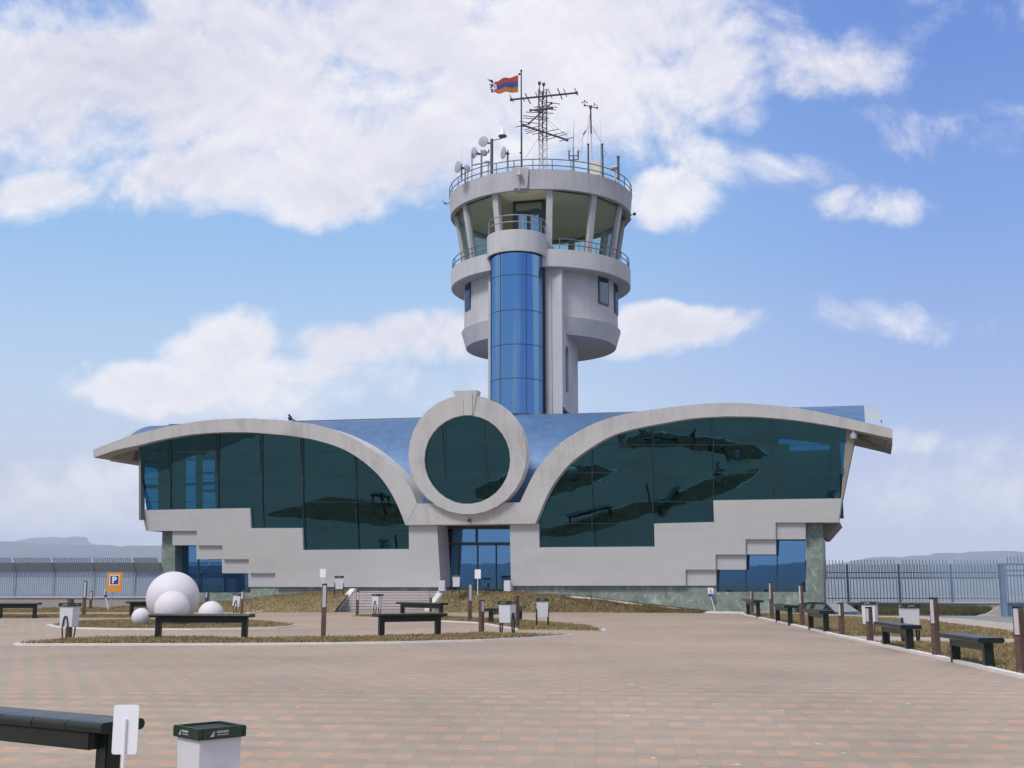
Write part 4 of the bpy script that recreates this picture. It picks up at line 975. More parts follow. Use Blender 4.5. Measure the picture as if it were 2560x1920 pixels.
# flag cloth: striped, ragged at the free end
cols_ = []
def flagpt(t, v):     # t 0 at hoist .. 1 fly ; v 0 top .. 1 bottom, in photo pixels
    xh = 1295.5; yt0, yb0 = 188.5, 231.3; xt, yt1 = 1231, 203.5; xb, yb1 = 1230, 231.5
    x = xh + (xt + (xb - xt) * v - xh) * t; y = (yt0 + (yt1 - yt0) * t) * (1 - v) + (yb0 + (yb1 - yb0) * t) * v
    p = ptop(x, y, Yf); p.y += .10 * sin(t * 9 + v * 1.5) * (.3 + t); p.z += .03 * sin(t * 14 + v); return p
fl = MB(); NTf, NVf = 24, 12; vs = []; 
for i in range(NTf + 1):
    for k in range(NVf + 1): vs.append(flagpt(i / NTf, k / NVf))
fs = []; mi = []
for i in range(NTf):
    for k in range(NVf):
        if i >= NTf - 2 and (k * 7 + i * 3) % 5 in (0, 1): continue
        a_ = i * (NVf + 1) + k; fs.append((a_, a_ + NVf + 1, a_ + NVf + 2, a_ + 1))
        st = 0 if k < 4 else (1 if k < 8 else 2)
        # white stepped chevron towards the fly
        tt = i / NTf; vv = (k + .5) / NVf; e = .80 + .13 * abs(vv - .5) * 2 - .0
        if e <= tt < e + .055 or (tt > .9 and abs(vv - .62) < .1): st = 3
        mi.append(st)
fl.v = [tuple(v) for v in vs]; fl.f = fs; fl.mi = mi
flag = fl.build('flag', None, mats=[M['flag_red'], M['flag_blue'], M['flag_orange'], M['white']], smooth=False, fix=False); tag(flag, 'tattered red, blue and orange striped flag flying from the tower flagpole', 'flag')
m_ = MB()
for (x0, y0, x1, y1) in [(1231, 203, 1219, 199), (1231, 205, 1226, 204), (1230, 213, 1224, 211), (1230, 217, 1225, 219), (1231, 225, 1226, 222), (1231, 229, 1228, 229)]: m_.tube(ptop(x0, y0, Yf), ptop(x1, y1, Yf + .1), .07, 5, .02)
m_.build('tatters', M['flag_blue'], flag)
# hoist toggle
m_ = MB(); m_.tube(ptop(1296, 186, Yf), ptop(1301, 184.5, Yf), .06, 6); m_.build('toggle', M['dark'], flag)
# lattice mast
Ym = 66.5
mc = ptop(1357.5, 420, Ym); mt = ptop(1357, 225, Ym)
mast = empty('lattice_mast', (mc.x, mc.y, ZR), 'red and white lattice radio mast with two round lamps on top', 'mast')
hw = .24; legs = [V3((-hw, -.12, 0)), V3((hw, -.12, 0)), V3((0.0, .25, 0))]
zsplit = ptop(1357, 355, Ym).z; ztop = mt.z
for nm, za, zb, mat in (('upper_lattice', zsplit, ztop, M['mast_red']), ('lower_lattice', ZR, zsplit, M['mast_white'])):
    m_ = MB()
    for l in legs: m_.tube(V3((mc.x, mc.y, za)) + l, V3((mc.x, mc.y, zb)) + l, .038, 6)
    z = za; k = 0
    while z < zb - .2:
        for a_, b_ in ((0, 1), (1, 2), (2, 0)):
            p0_, p1_ = (legs[a_], legs[b_]) if k % 2 == 0 else (legs[b_], legs[a_])
            m_.tube(V3((mc.x, mc.y, z)) + p0_, V3((mc.x, mc.y, min(zb, z + .26))) + p1_, .02, 4)
        z += .26; k += 1
    m_.build(nm, mat, mast)
for px, py in ((1348.5, 207), (1359, 210)):
    q = ptop(px, py, Ym); m_ = MB(); m_.tube(V3((q.x, q.y, ztop - .6)), q - UZ * .1, .03, 6); m_.tube(q - UZ * .12, q - UZ * .0, .07, 12, .115); lo_ = m_.build('warning_lamp', M['antenna'], mast, smooth=True)
    m_ = MB(); m_.sphere(q + UZ * .05, .105, 14, 8, 1.2); m_.build('globe', M['cream'], lo_, smooth=True)
# guy wires
m_ = MB()
for px, py in ((1310, 400), (1418, 340), (1400, 345)): m_.tube(ptop(1357, 290 if px > 1350 else 330, Ym), ptop(px, py, Ym - 1.5), .010, 4)
for s_ in (-1, 1): m_.tube(V3((mc.x, mc.y, ZR + 1.1)), V3((mc.x + s_ * 1.6, mc.y - .8, ZR + .05)), .03, 5)
m_.build('guy_wire', M['antenna'], mast)
# yagi antennas
def yagi(boom, els, Y0, label, rb_=.045, slope=0.0, box=None):
    (x0, y0, x1, y1) = boom
    a_, b_ = ptop(x0, y0, Y0), ptop(x1, y1, Y0 + slope)
    r_ = empty('yagi_antenna', a_.lerp(b_, .5), label, 'antenna', 'yagi antennas clamped to the lattice mast')
    m_ = MB(); m_.tube(a_, b_, rb_, 6); m_.sphere(a_, rb_ * 1.8, 8, 5); m_.sphere(b_, rb_ * 1.8, 8, 5); m_.build('boom', M['antenna'], r_)
    for (ex0, ey0, ex1, ey1, tk) in els:
        m_ = MB(); xm = (ex0 + ex1) / 2; t = (xm - x0) / ((x1 - x0) or 1); t = max(0, min(1, t)); Yc = Y0 + slope * t
        m_.tube(ptop(ex0, ey0, Yc - .25), ptop(ex1, ey1, Yc + .25), tk, 5); m_.build('element', M['antenna'], r_)
    return r_
def Z2(x, y): return (1200 + x / 7.9, 170 + y / 7.9)
def E(x0, y0, x1, y1, tk=.026): return (*Z2(x0, y0), *Z2(x1, y1), tk)
yagi((*Z2(620, 625), *Z2(1905, 490)), [E(585, 535, 665, 675), E(835, 580, 885, 665), E(890, 500, 995, 705, .035), E(1095, 480, 1150, 590), E(1340, 410, 1425, 600), E(1530, 400, 1625, 620, .035), E(1650, 410, 1715, 570), E(1870, 395, 1935, 550)], 66.2, 'long near-horizontal yagi antenna crossing the upper lattice mast', .06)
yagi((*Z2(965, 1095), *Z2(1410, 695)), [E(1240, 665, 1585, 712), E(1120, 752, 1525, 775), E(1060, 770, 1500, 830), E(905, 870, 1450, 895), E(855, 940, 1360, 995), E(855, 985, 1300, 1025), E(780, 1055, 1140, 1095)], 66.3, 'steep yagi antenna rising to the right across the middle of the lattice mast', .05, .8)
yagi((*Z2(855, 1130), *Z2(1715, 1420)), [E(705, 1168, 975, 1100), E(865, 1225, 1190, 1140), E(910, 1255, 1130, 1200), E(910, 1295, 1190, 1220), E(1030, 1312, 1560, 1205), E(1325, 1350, 1675, 1265), E(1330, 1410, 1725, 1298), E(1570, 1448, 1850, 1365)], 66.0, 'sloping yagi antenna descending to the right on the lower lattice mast', .06, .5)
m_ = MB(); 
yagi((*Z2(1000, 835), *Z2(1420, 790)), [E(1040, 830, 1220, 870, .04), E(1100, 850, 1420, 800, .04)], 66.1, 'short reddish horizontal bracket antenna at the middle of the lattice mast', .05)
# weather mast
def Z4(x, y): return (1400 + x / 6.38, 240 + y / 6.38)
Yw = 65.3
wb, wt = ptop(*Z4(510, 1230), Yw), ptop(*Z4(488, 185), Yw)
wm = empty('weather_mast', (wb.x, wb.y, ZR), 'slim red and white weather mast with anemometer crossarm', 'mast')
zmid = wb.z + (wt.z - wb.z) * .6
pm = wb.lerp(wt, .6)
m_ = MB(); m_.tube(V3((wb.x, wb.y, ZR)), pm, .05, 8, .04); m_.build('lower_pole', M['mast_white'], wm)
m_ = MB(); m_.tube(pm, wt, .05, 8, .045); m_.build('upper_pole', M['mast_red'], wm)
m_ = MB(); c0_, c1_ = ptop(*Z4(393, 148), Yw), ptop(*Z4(592, 190), Yw); m_.tube(c0_, c1_, .03, 6); m_.sphere(c0_, .07, 8, 5); m_.sphere(c1_, .07, 8, 5); m_.tube(wt - UZ * .05, wt + UZ * .12, .09, 8); m_.build('crossarm', M['antenna'], wm)
m_ = MB(); m_.tube(c0_, c0_ + UZ * .22, .012, 5); 
for k in range(3): a_ = k * 2.09 + .4; m_.tube(c0_ + UZ * .22, c0_ + UZ * .22 + V3((cos(a_) * .14, sin(a_) * .14, 0)), .01, 4); m_.sphere(c0_ + UZ * .22 + V3((cos(a_) * .15, sin(a_) * .15, 0)), .05, 8, 5)
m_.build('anemometer_cup', M['antenna'], wm)
m_ = MB(); q = c1_ - V3((.16, 0, 0)); m_.box(ptop(*Z4(547, 132), Yw), (.05, .1, .16)); m_.tube(c1_, ptop(*Z4(592, 140), Yw), .012, 5); m_.tube(ptop(*Z4(547, 132), Yw), ptop(*Z4(600, 140), Yw), .01, 4); m_.build('wind_vane', M['antenna'], wm)
m_ = MB()
for x0, y0, x1, y1 in [(478, 280, 415, 560), (370, 625, 330, 970), (478, 300, 440, 760), (500, 470, 660, 740), (470, 465, 300, 760)]: m_.tube(ptop(*Z4(x0, y0), Yw), ptop(*Z4(x1, y1), Yw - .3), .010, 4)
m_.tube(ptop(*Z4(410, 555), Yw), ptop(*Z4(372, 620), Yw), .05, 8); m_.build('guy_wire', M['antenna'], wm)
# twin lamp stand
r_ = empty('lamp_stand', (ptop(1435, 420, 66).x, 66, ZR), 'low H-shaped stand with two pointed lamps behind the front railing', 'lamp stand')
m_ = MB(); 
for x in (145, 290): m_.tube(ptop(*Z4(x, 1010), 65.9), ptop(*Z4(x, 890), 65.9), .045, 8)
for y in (950, 1015): m_.tube(ptop(*Z4(145, y + 5), 65.9), ptop(*Z4(292, y), 65.9), .03, 6)
q = ptop(*Z4(218, 950), 65.9); m_.tube(V3((q.x, q.y, ZR)), q, .04, 6); m_.build('frame', M['antenna'], r_)
for x in (145, 292):
    q = ptop(*Z4(x, 880), 65.9); m_ = MB(); m_.sphere(q, .095, 10, 6, 1.1); m_.tube(q, q + UZ * .2, .07, 8, .01); m_.build('lamp', M['dish'], r_, smooth=True)
# dishes
def Z3(x, y): return (1120 + x / 11.06, 320 + y / 11.06)
def dish(px, py, Y, r, az, label, pole_px, small=False, depth=.12):
    c_ = ptop(px, py, Y); pb = ptop(pole_px, py, Y + .2); 
    rt_ = empty('dish_antenna', (pb.x, pb.y, ZR), label, 'dish antenna', 'dish antennas on the tower roof')
    m_ = MB(); m_.tube(V3((pb.x, pb.y, ZR)), V3((pb.x, pb.y, c_.z + .25)), .055, 8); m_.build('pole', M['steel'], rt_)
    a_ = radians(az); d_ = V3((sin(a_), -cos(a_), 0)); X_ = V3((cos(a_), sin(a_), 0))
    prof = [(0.001, -depth), (r * .35, -depth * .8), (r * .8, -depth * .25), (r, 0), (r, .06), (r * .55, .09), (0.001, .10)]
    m_ = MB(); m_.rev(c_, prof, 28, 0, 2 * pi, X_, UZ, d_, closed=False); m_.build('reflector', M['dish'], rt_, smooth=True)
    m_ = MB(); m_.tube(c_ - d_ * depth, c_ - d_ * (depth + .22), .09, 8, .06); m_.tube(c_ - d_ * (depth + .2), V3((pb.x, pb.y, c_.z)), .05, 6); m_.build('bracket', M['antenna'], rt_)
    return rt_
dish(*Z3(985, 375), 65.2, .32, -28, 'large round grey dish, highest on the tower roof', Z3(1210, 0)[0])
dish(*Z3(725, 690), 64.6, .34, -62, 'grey dish seen nearly edge-on, second highest at the left of the roof', Z3(925, 0)[0], depth=.2)
dish(*Z3(285, 1080), 63.5, .34, -58, 'leftmost grey dish beside the left roof railing', Z3(375, 0)[0], depth=.18)
dish(*Z3(1000, 700), 65.4, .19, 25, 'small round dish on the pole behind the second highest dish', Z3(930, 0)[0])
dish(*Z3(530, 1110), 64.2, .19, 20, 'small round dish right of the leftmost dish', Z3(480, 0)[0])
dish(*Z3(1545, 690), 64.0, .36, -68, 'pale upright dish next to a notched post left of the flagpole', Z3(1650, 0)[0], depth=.12)
# gps cone on arm
q = ptop(*Z3(1510, 215), 65.2); cone = empty('cone_antenna', q, 'white cone-shaped antenna on a bent arm above the highest dish', 'antenna')
m_ = MB(); m_.tube(q, q + UZ * .66, .22, 20, .02); m_.build('cone', M['white'], cone, smooth=True)
m_ = MB(); m_.tube(q - UZ * .06, q, .25, 20, .26); m_.tube(q - UZ * .14, q - UZ * .06, .08, 14, .25); m_.build('base_plate', M['antenna'], cone, smooth=True)
m_ = MB(); m_.path([q - UZ * .1, ptop(*Z3(1480, 290), 65.2), ptop(*Z3(1220, 345), 65.2)], .035, 6); m_.build('arm', M['steel'], cone)
m_ = MB(); q1 = ptop(*Z3(1212, 310), 65.2); m_.tube(V3((q1.x, q1.y, ZR)), q1, .09, 8); m_.tube(ptop(*Z3(1130, 600), 65.2), ptop(*Z3(1110, 690), 65.2), .05, 6); o = m_.build('dish_mast', M['antenna']); tag(o, 'thick steel post carrying the cone antenna arm and the highest dish', 'post')
m_ = MB(); m_.path([ptop(*Z3(662, 690), 64.5), ptop(*Z3(662, 1030), 64.5), ptop(*Z3(1120, 940), 64.5), ptop(*Z3(1110, 1190), 64.5)], .05, 6); m_.box(ptop(*Z3(1100, 940), 64.5), (.35, .2, .08)); q = ptop(*Z3(1110, 1190), 64.5); m_.tube(q, V3((q.x, q.y, ZR)), .04, 6); q = ptop(*Z3(662, 1030), 64.5); m_.tube(q, V3((q.x, q.y, ZR)), .03, 6)
o = m_.build('pipe_frame', M['steel']); tag(o, 'bent steel pipe frame standing under the edge-on dish', 'frame')
# small antenna on the left edge of the roof band
q = ptop(1127, 506, 67); m_ = MB(); m_.tube(q + V3((.4, 0, 0)), q - V3((.35, 0, .06)), .025, 6); m_.sphere(q - V3((.35, 0, .06)), .07, 8, 5); m_.tube(q - V3((.35, 0, .06)), q + V3((-.5, 0, .1)), .02, 5); m_.tube(q - V3((.35, 0, .06)), q + V3((-.15, .1, -.2)), .015, 5)
o = m_.build('band_antenna', M['antenna']); tag(o, 'tiny antenna sticking out from the left edge of the tower roof band', 'antenna')

# ------------------------------------------------------------------ street furniture
def make_bin(loc, rz, label, tilt=0.0, dust=False):
    r_ = empty('litter_bin', loc, label, 'litter bin', 'white and green litter bins', rz)
    def L(mb, name, mat, par=None, smooth=False): 
        o = mb.build(name, mat, par or r_, local=True, smooth=smooth); return o
    m_ = MB(); a, b = .165, .150; z0, z1 = .30, .77
    m_.add([(x * b, y * b, z0) for x, y in ((-1, -1), (1, -1), (1, 1), (-1, 1))] + [(x * a, y * a, z1) for x, y in ((-1, -1), (1, -1), (1, 1), (-1, 1))],
           [(3, 2, 1, 0), (4, 5, 6, 7), (0, 1, 5, 4), (1, 2, 6, 5), (2, 3, 7, 6), (3, 0, 4, 7)])
    body = L(m_, 'body', M['bin_white'])
    m_ = MB(); e = .19; t = .03
    for c_, s_ in (((0, -e + t / 2, .805), (2 * e, t, .078)), ((0, e - t / 2, .805), (2 * e, t, .078)), ((-e + t / 2, 0, .805), (t, 2 * e - 2 * t, .078)), ((e - t / 2, 0, .805), (t, 2 * e - 2 * t, .078))): m_.bev(c_, s_, .006)
    rim = L(m_, 'rim', M['green'])
    m_ = MB(); m_.box((0, 0, .82), (2 * e - 2 * t - .002, 2 * e - 2 * t - .002, .02)); L(m_, 'inside', M['black'])  # black plate under the rim paints in the shade of the hollow
    for q in (0, 1, 3):      # pale leaf emblem and lettering bars on the rim
        m_ = MB(); an = q * pi / 2; X_ = V3((cos(an), sin(an), 0)); Nn = V3((sin(an), -cos(an), 0)); c0 = Nn * (e + .002)
        m_.prism([c0 + X_ * (-.10) + UZ * .785, c0 + X_ * (-.07) + UZ * .785, c0 + X_ * (-.065) + UZ * .826], -Nn * .002)
        for i in range(9):
            m_.box(c0 + X_ * (-.045 + i * .0105) + UZ * .815, (.007, .002, .017 if i % 2 else .013), (X_, Nn, UZ))
            if i % 3 != 1: m_.box(c0 + X_ * (-.045 + i * .0105) + UZ * .815 + UZ * .006, (.009, .002, .004), (X_, Nn, UZ))
        m_.box(c0 + X_ * 0 + UZ * .795, (.09, .002, .005), (X_, Nn, UZ))
        L(m_, 'emblem', M['dish'])
    for sg in (-1, 1):
        m_ = MB(); P_ = []; Q_ = []
        prof = [(.0, .545), (.028, .535), (.045, .45), (.062, .34), (.068, .24), (.058, .13), (.030, 0.0)]
        left = [(-y, z) for y, z in prof[::-1]]; loop = left + prof[1:] if False else left + prof
        x0 = sg * (.172)
        for side in (-1, 1):
            A_ = []; B_ = []
            for i, (w, z) in enumerate(prof): A_.append(V3((x0 - .02, side * (w + .008), z))); B_.append(V3((x0 + .02, side * (w + .008), z)))
            m_.strip(A_, B_, (0, -side * .016, 0))
        m_.box((x0, 0, .54), (.04, .05, .02))
        L(m_, 'leg', M['green'])
    r_.rotation_euler = (radians(tilt), radians(tilt * .3), rz)
    return r_
bins = [ (170, 1599.5, 82, 'white litter bin standing before a post at the left end of the front grass crescent', 0),
         (589, 1533, 80, 'small tilted white litter bin beside a lamp post right of the spheres', 7),
         (943, 1535, 60, 'white litter bin in front of the staircase with its hoop leg showing', 0),
         (1268, 1586, -26, 'brightest white litter bin, on the front grass crescent below the door', 0),
         (1356, 1568, 4, 'white litter bin facing straight ahead on the pointed grass bed', 0),
         (2178, 1590, 60, 'litter bin at the right with an open empty rim, behind a lamp post', 0),
         (2277, 1608, 5, 'white litter bin half hidden behind a bench at the right', 0)]
for px, py, rz, lb, tl in bins:
    make_bin(gnd(px, py, .0), radians(rz), lb, tl)
q = gnd(847, 1481, ZT); make_bin(V3((q.x, q.y, .76)), radians(12), 'white litter bin on the grass bank left of the staircase top')
q = atY(1140, 1487, 53.9); make_bin(V3((q.x, q.y, terr_z(-1.5) - .06)), radians(6), 'litter bin on the bank edge just left of the entrance door')
# front bin at the bottom edge, seen corner-on
q = atY(525, 1813, 8.6); make_bin(V3((q.x, q.y, q.z - .842)), radians(-47), 'large litter bin cut by the bottom edge of the picture')
# two plain white boxes flanking the door
for px0, px1, y0, y1, lb in [(1096.5, 1112, 1451, 1478, 'plain white planter box left of the entrance door'), (1259.5, 1276, 1451, 1478, 'plain white planter box right of the entrance door')]:
    Yb = 55.3; a_, b_ = atY(px0, y0, Yb), atY(px1, y1, Yb); r_ = empty('planter_box', ((a_.x + b_.x) / 2, Yb + .15, ZT), lb, 'planter', 'white boxes flanking the entrance')
    cx_ = (a_.x + b_.x) / 2; w = b_.x - a_.x; h = a_.z - ZT
    m_ = MB(); m_.bev((cx_, Yb + .15, ZT + h / 2), (w, .3, h), .015); m_.build('box', M['bin_white'], r_)
    m_ = MB(); m_.bev((cx_, Yb + .15, ZT + h + .015), (w * .8, .22, .05), .01); m_.build('rim', M['green'], r_)

def bollard(px, yb, yt, face, label, lampf=.42, zb=None, w=.115):
    base = gnd(px, yb, 0.0) if zb is None else None
    if zb is not None:
        base = gnd(px, yb, zb)
    H = atY(px, yt, base.y).z - base.z
    r_ = empty('bollard_lamp', base, label, 'bollard lamp', 'brown bollard lamps', radians(face))
    h1 = H * (1 - lampf); m_ = MB(); m_.bev((0, 0, h1 / 2), (w, w, h1), .008); m_.bev((0, w * .34, (h1 + H) / 2), (w, w * .32, H - h1), .006)
    m_.bev((-w * .44, 0, (h1 + H) / 2), (w * .12, w * .8, H - h1), .003); m_.bev((w * .44, 0, (h1 + H) / 2), (w * .12, w * .8, H - h1), .003)
    m_.build('post', M['wood'], r_, local=True)
    m_ = MB(); m_.bev((0, -w * .12, (h1 + H) / 2), (w * .74, w * .6, H - h1 - .03), .006); m_.build('diffuser', M['lampface'], r_, local=True)
    m_ = MB(); m_.bev((0, 0, H + .008), (w * 1.04, w * 1.04, .022), .004); m_.build('cap', M['dark'], r_, local=True)
B = [(808, 1596, 1461, 8, 'tall front-lit bollard lamp on the front crescent between two benches', .44, None),
     (893, 1540.5, 1479, 10, 'short bollard lamp before the left side of the staircase', .36, None),
     (1076.5, 1529, 1476, 10, 'short bollard lamp at the foot of the right stair side wall', .36, None),
     (1174.5, 1555, 1460, 20, 'tall bollard lamp left of the white sign by the door', .45, None),
     (1203.5, 1584, 1501, 48, 'bollard lamp with a narrow side light beside the brightest bin', .36, None),
     (1292, 1572.5, 1491, 140, 'bollard lamp with hidden light right behind the brightest bin', .4, None),
     (1409, 1527.5, 1473, 15, 'short bollard lamp on the bank right of the door', .4, None),
     (1754, 1527.5, 1474, 10, 'short bollard lamp beside the wheelchair sign at the right', .38, None),
     (1881, 1536, 1477, -75, 'small bollard lamp behind the farthest bench of the right row', .45, None),
     (1930, 1549.5, 1457, -72, 'tall bollard lamp between the farthest and second bench of the right row', .45, None),
     (2006, 1567, 1463, -72, 'tall bollard lamp between the second and third bench of the right row', .45, None),
     (2105, 1590, 1509, -70, 'bollard lamp between the parked car and the open-rimmed bin', .4, None),
     (2176, 1607, 1519, -68, 'bollard lamp on the kerb in front of the open-rimmed bin', .42, None),
     (2342, 1644, 1496, -68, 'large bollard lamp between the two nearest benches of the right row', .44, None),
     (2556, 1690, 1518, -64, 'bollard lamp cut by the right edge of the picture', .42, None),
     (208.5, 1542, 1453, 5, 'taller of the two bollard lamps before the left fence', .47, None),
     (225.5, 1527.5, 1478.5, 5, 'shorter of the two bollard lamps before the left fence', .40, None),
     (171, 1597.5, 1500, 170, 'bollard lamp hidden behind the leftmost litter bin', .4, None),
     (604, 1534, 1478.5, 5, 'short bollard lamp beside the tilted bin right of the spheres', .36, None),
     (515.5, 1507, 1480, 5, 'tiny far bollard lamp just above the right-hand sphere', .55, .3)]
for px, yb, yt, fc, lb, lf, zb in B: bollard(px, yb, yt, fc, lb, lf, zb)

def make_bench(base, rz, label, L=1.85, span=1.50, H=.59, cat='bench', aw=.13):
    r_ = empty('park_bench', base, label, cat, 'dark green benches on the plaza', rz)
    m_ = MB(); hw_ = .205; rr = .04
    prof = []
    for k in range(9): a_ = -pi / 2 + pi * k / 8; prof.append((hw_ - rr + rr * cos(a_), H - rr + rr * sin(a_)))
    for k in range(9): a_ = pi / 2 + pi * k / 8; prof.append((-hw_ + rr + rr * cos(a_), H - rr + rr * sin(a_)))
    segs = 5; x = -L / 2
    for i in range(segs):
        x0 = -L / 2 + L * i / segs + (.004 if i else 0); x1 = -L / 2 + L * (i + 1) / segs - (.004 if i < segs - 1 else 0)
        m_.prism([V3((x0, a, z)) for a, z in prof], (x1 - x0, 0, 0))
    m_.build('seat', M['bench'], r_, local=True, smooth=True)
    m_ = MB(); m_.bev((0, 0, H - rr * 2 - .06), (span - .02, aw, .125), .01); m_.build('apron', M['bench'], r_, local=True)
    for sg in (-1, 1):
        m_ = MB(); hh = H - rr * 2 - .002; m_.bev((sg * span / 2, 0, hh / 2 - .02), (.125, .14, hh + .04), .012); m_.build('leg', M['bench'], r_, local=True)
        
    return r_
def bench_px(lx0, ly0, lx1, ly1, top, label):
    a_, b_ = gnd(lx0, ly0), gnd(lx1, ly1); c_ = (a_ + b_) / 2; d_ = b_ - a_; sp = d_.length
    H = atY((lx0 + lx1) / 2, top, c_.y).z
    return make_bench(c_, atan2(d_.y, d_.x), label, L=max(sp + .34, 1.5), span=sp, H=H)
bench_px(395, 1597.5, 611, 1599, 1534.5, 'dark bench in front of the white spheres')
bench_px(953, 1595, 1094, 1591.5, 1533, 'dark bench on the front crescent below the staircase')
bench_px(1006, 1545, 1102, 1549, 1506, 'farther dark bench at the right foot of the staircase')
bench_px(1227.5, 1560.5, 1300, 1551, 1518, 'bench mostly hidden behind the brightest litter bin')
bench_px(0, 1545.5, 86, 1545.5, 1506.5, 'long dark bench cut by the left edge before the fence')
bench_px(328, 1543, 428, 1541, 1503, 'bench standing behind the biggest white sphere')
bench_px(1871, 1539.5, 1896, 1545.5, 1499, 'farthest and smallest bench of the right-hand row')
bench_px(1945, 1556, 1976, 1563.5, 1511, 'second bench from the far end of the right-hand row')
bench_px(2028, 1575, 2066, 1583.5, 1524, 'third bench from the far end of the right-hand row, before the dark car')
bench_px(2216, 1616.5, 2275, 1629, 1558, 'bench in front of the half-hidden bin in the right-hand row')
bench_px(2390, 1656, 2473, 1672.5, 1588, 'nearest bench of the right-hand row')
# front left bench
A0 = atY(250, 1812, 8.55); A1 = atY(0, 1789.5, 9.12); dv = (A1 - A0); dv.z = 0; dv.normalize()
perp = V3((-dv.y, dv.x, 0)); perp = perp if perp.y > 0 else -perp
zt = A0.z; zbase = zt - .86
c_ = A0 + dv * .95 + perp * .21
o = make_bench(V3((c_.x, c_.y, zbase)), atan2(dv.y, dv.x), 'nearest dark bench, cut by the bottom left corner of the picture', L=1.9, span=1.62, H=.87, aw=.34)

# small white notice plates on thin poles
def notice(px, py0, py1, wpx, Y, ybase_z, label, pole_up=True, tilt=0):
    a_ = atY(px - wpx / 2, py0, Y); b_ = atY(px + wpx / 2, py1, Y); c_ = (a_ + b_) / 2
    r_ = empty('notice_sign', (c_.x, Y, ybase_z), label, 'sign', 'small white notice plates')
    m_ = MB(); w, h = b_.x - a_.x, a_.z - b_.z; rr = w * .1
    pts = []
    for sx, sz, a0 in ((1, 1, 0), (-1, 1, pi / 2), (-1, -1, pi), (1, -1, 1.5 * pi)):
        for k in range(4): an = a0 + k / 3 * pi / 2; pts.append(V3((c_.x + sx * (w / 2 - rr) + rr * cos(an), Y, c_.z + sz * (h / 2 - rr) + rr * sin(an))))
    m_.prism(pts, (0, .006, 0)); m_.build('plate', M['white'], r_)
    m_ = MB(); fr = Y - .012 if pole_up else Y + .02; m_.tube((c_.x, fr, ybase_z - .05), (c_.x, fr, c_.z + (h * .22 if pole_up else -h * .3)), w * .065, 8); m_.build('pole', M['white'], r_)
q = gnd(806, 1484, .9)
notice(807, 1422, 1443.5, 14, 54.6, .60, 'white notice plate on the grass bank behind the tall bollard lamp', False)
notice(1194.5, 1423.5, 1446.5, 15, 53.9, terr_z(0) - .1, 'white notice plate on a pole in front of the entrance door', False)
notice(313.5, 1762, 1886, 56, 8.1, gz(8.1), 'blank white plate on a thin pole before the nearest bench')

def wheel_sign(px, py0, py1, w, Y, zb, label, side=0, lean=0):
    c_ = atY(px, (py0 + py1) / 2, Y); a_ = atY(px - w / 2, py0, Y); b_ = atY(px + w / 2, py1, Y); W_ = b_.x - a_.x; H_ = a_.z - b_.z
    r_ = empty('wheelchair_sign', (c_.x, Y, zb), label, 'sign', 'wheelchair signs')
    X_ = V3((cos(side), sin(side), 0)); N_ = V3((sin(side), -cos(side), 0))
    m_ = MB(); m_.box(c_ + UZ * H_ * .16, (W_, .02, H_ * .68), (X_, N_, UZ)); m_.build('plate', M['white'], r_)
    m_ = MB(); m_.box(c_ - UZ * H_ * .34, (W_ * .92, .03, H_ * .30), (X_, N_, UZ)); m_.build('band', M['band_blue'], r_)
    m_ = MB(); cc = c_ + UZ * H_ * .10 + N_ * .014; s = H_ * .5
    def pt(x, z): return cc + X_ * (x * s) + UZ * (z * s)
    m_.path([pt(.22 * cos(t) - .02, .22 * sin(t) - .14) for t in [pi * .6 + i * (pi * 1.3) / 12 for i in range(13)]], s * .045, 5)
    m_.path([pt(-.05, .32), pt(-.02, .02), pt(.20, .02), pt(.30, -.22), pt(.38, -.18)], s * .05, 5); m_.sphere(pt(-.06, .46), s * .09, 8, 5); m_.tube(pt(-.03, .18), pt(.18, .16), s * .04, 5)
    m_.build('wheelchair_mark', M['black'], r_)
    m_ = MB(); m_.tube((c_.x + lean, Y, zb - .05), c_ - UZ * H_ * .45 - N_ * .02, .02, 6); m_.build('pole', M['white'], r_)
wheel_sign(1776.5, 1469.5, 1491.5, 14, 52.9, .0, 'wheelchair sign with blue band, leaning at the right end of the bank', 0, .22)
wheel_sign(264.5, 1473, 1493, 8, 55.5, .0, 'narrow-looking wheelchair sign below the orange parking sign', 1.0, .20)
# parking sign
Yp = 56.2; a_, b_ = atY(268.5, 1431, Yp), atY(303.5, 1479.5, Yp); c_ = (a_ + b_) / 2; W_, H_ = b_.x - a_.x, a_.z - b_.z
ps = empty('parking_sign', (c_.x, Yp, 0), 'orange parking sign with white P on blue before the left fence', 'sign')
def rrect(m_, cx_, cz_, w, h, r, y, t):
    pts = []
    for sx, sz, a0 in ((1, 1, 0), (-1, 1, pi / 2), (-1, -1, pi), (1, -1, 1.5 * pi)):
        for k in range(5): an = a0 + k / 4 * pi / 2; pts.append(V3((cx_ + sx * (w / 2 - r) + r * cos(an), y, cz_ + sz * (h / 2 - r) + r * sin(an))))
    m_.prism(pts, (0, t, 0))
m_ = MB(); rrect(m_, c_.x, c_.z, W_, H_, .06, Yp, .03); m_.build('plate', M['sign_orange'], ps)
def Z6(x, y): return atY(200 + x / 10.37, 1400 + y / 10.37, Yp)
a_, b_ = Z6(772, 385), Z6(1010, 650); m_ = MB(); rrect(m_, (a_.x + b_.x) / 2, (a_.z + b_.z) / 2, b_.x - a_.x, a_.z - b_.z, .01, Yp - .004, .006); m_.build('white_border', M['white'], ps)
a_, b_ = Z6(792, 405), Z6(994, 630); cx_, cz_ = (a_.x + b_.x) / 2, (a_.z + b_.z) / 2; w, h = b_.x - a_.x, a_.z - b_.z
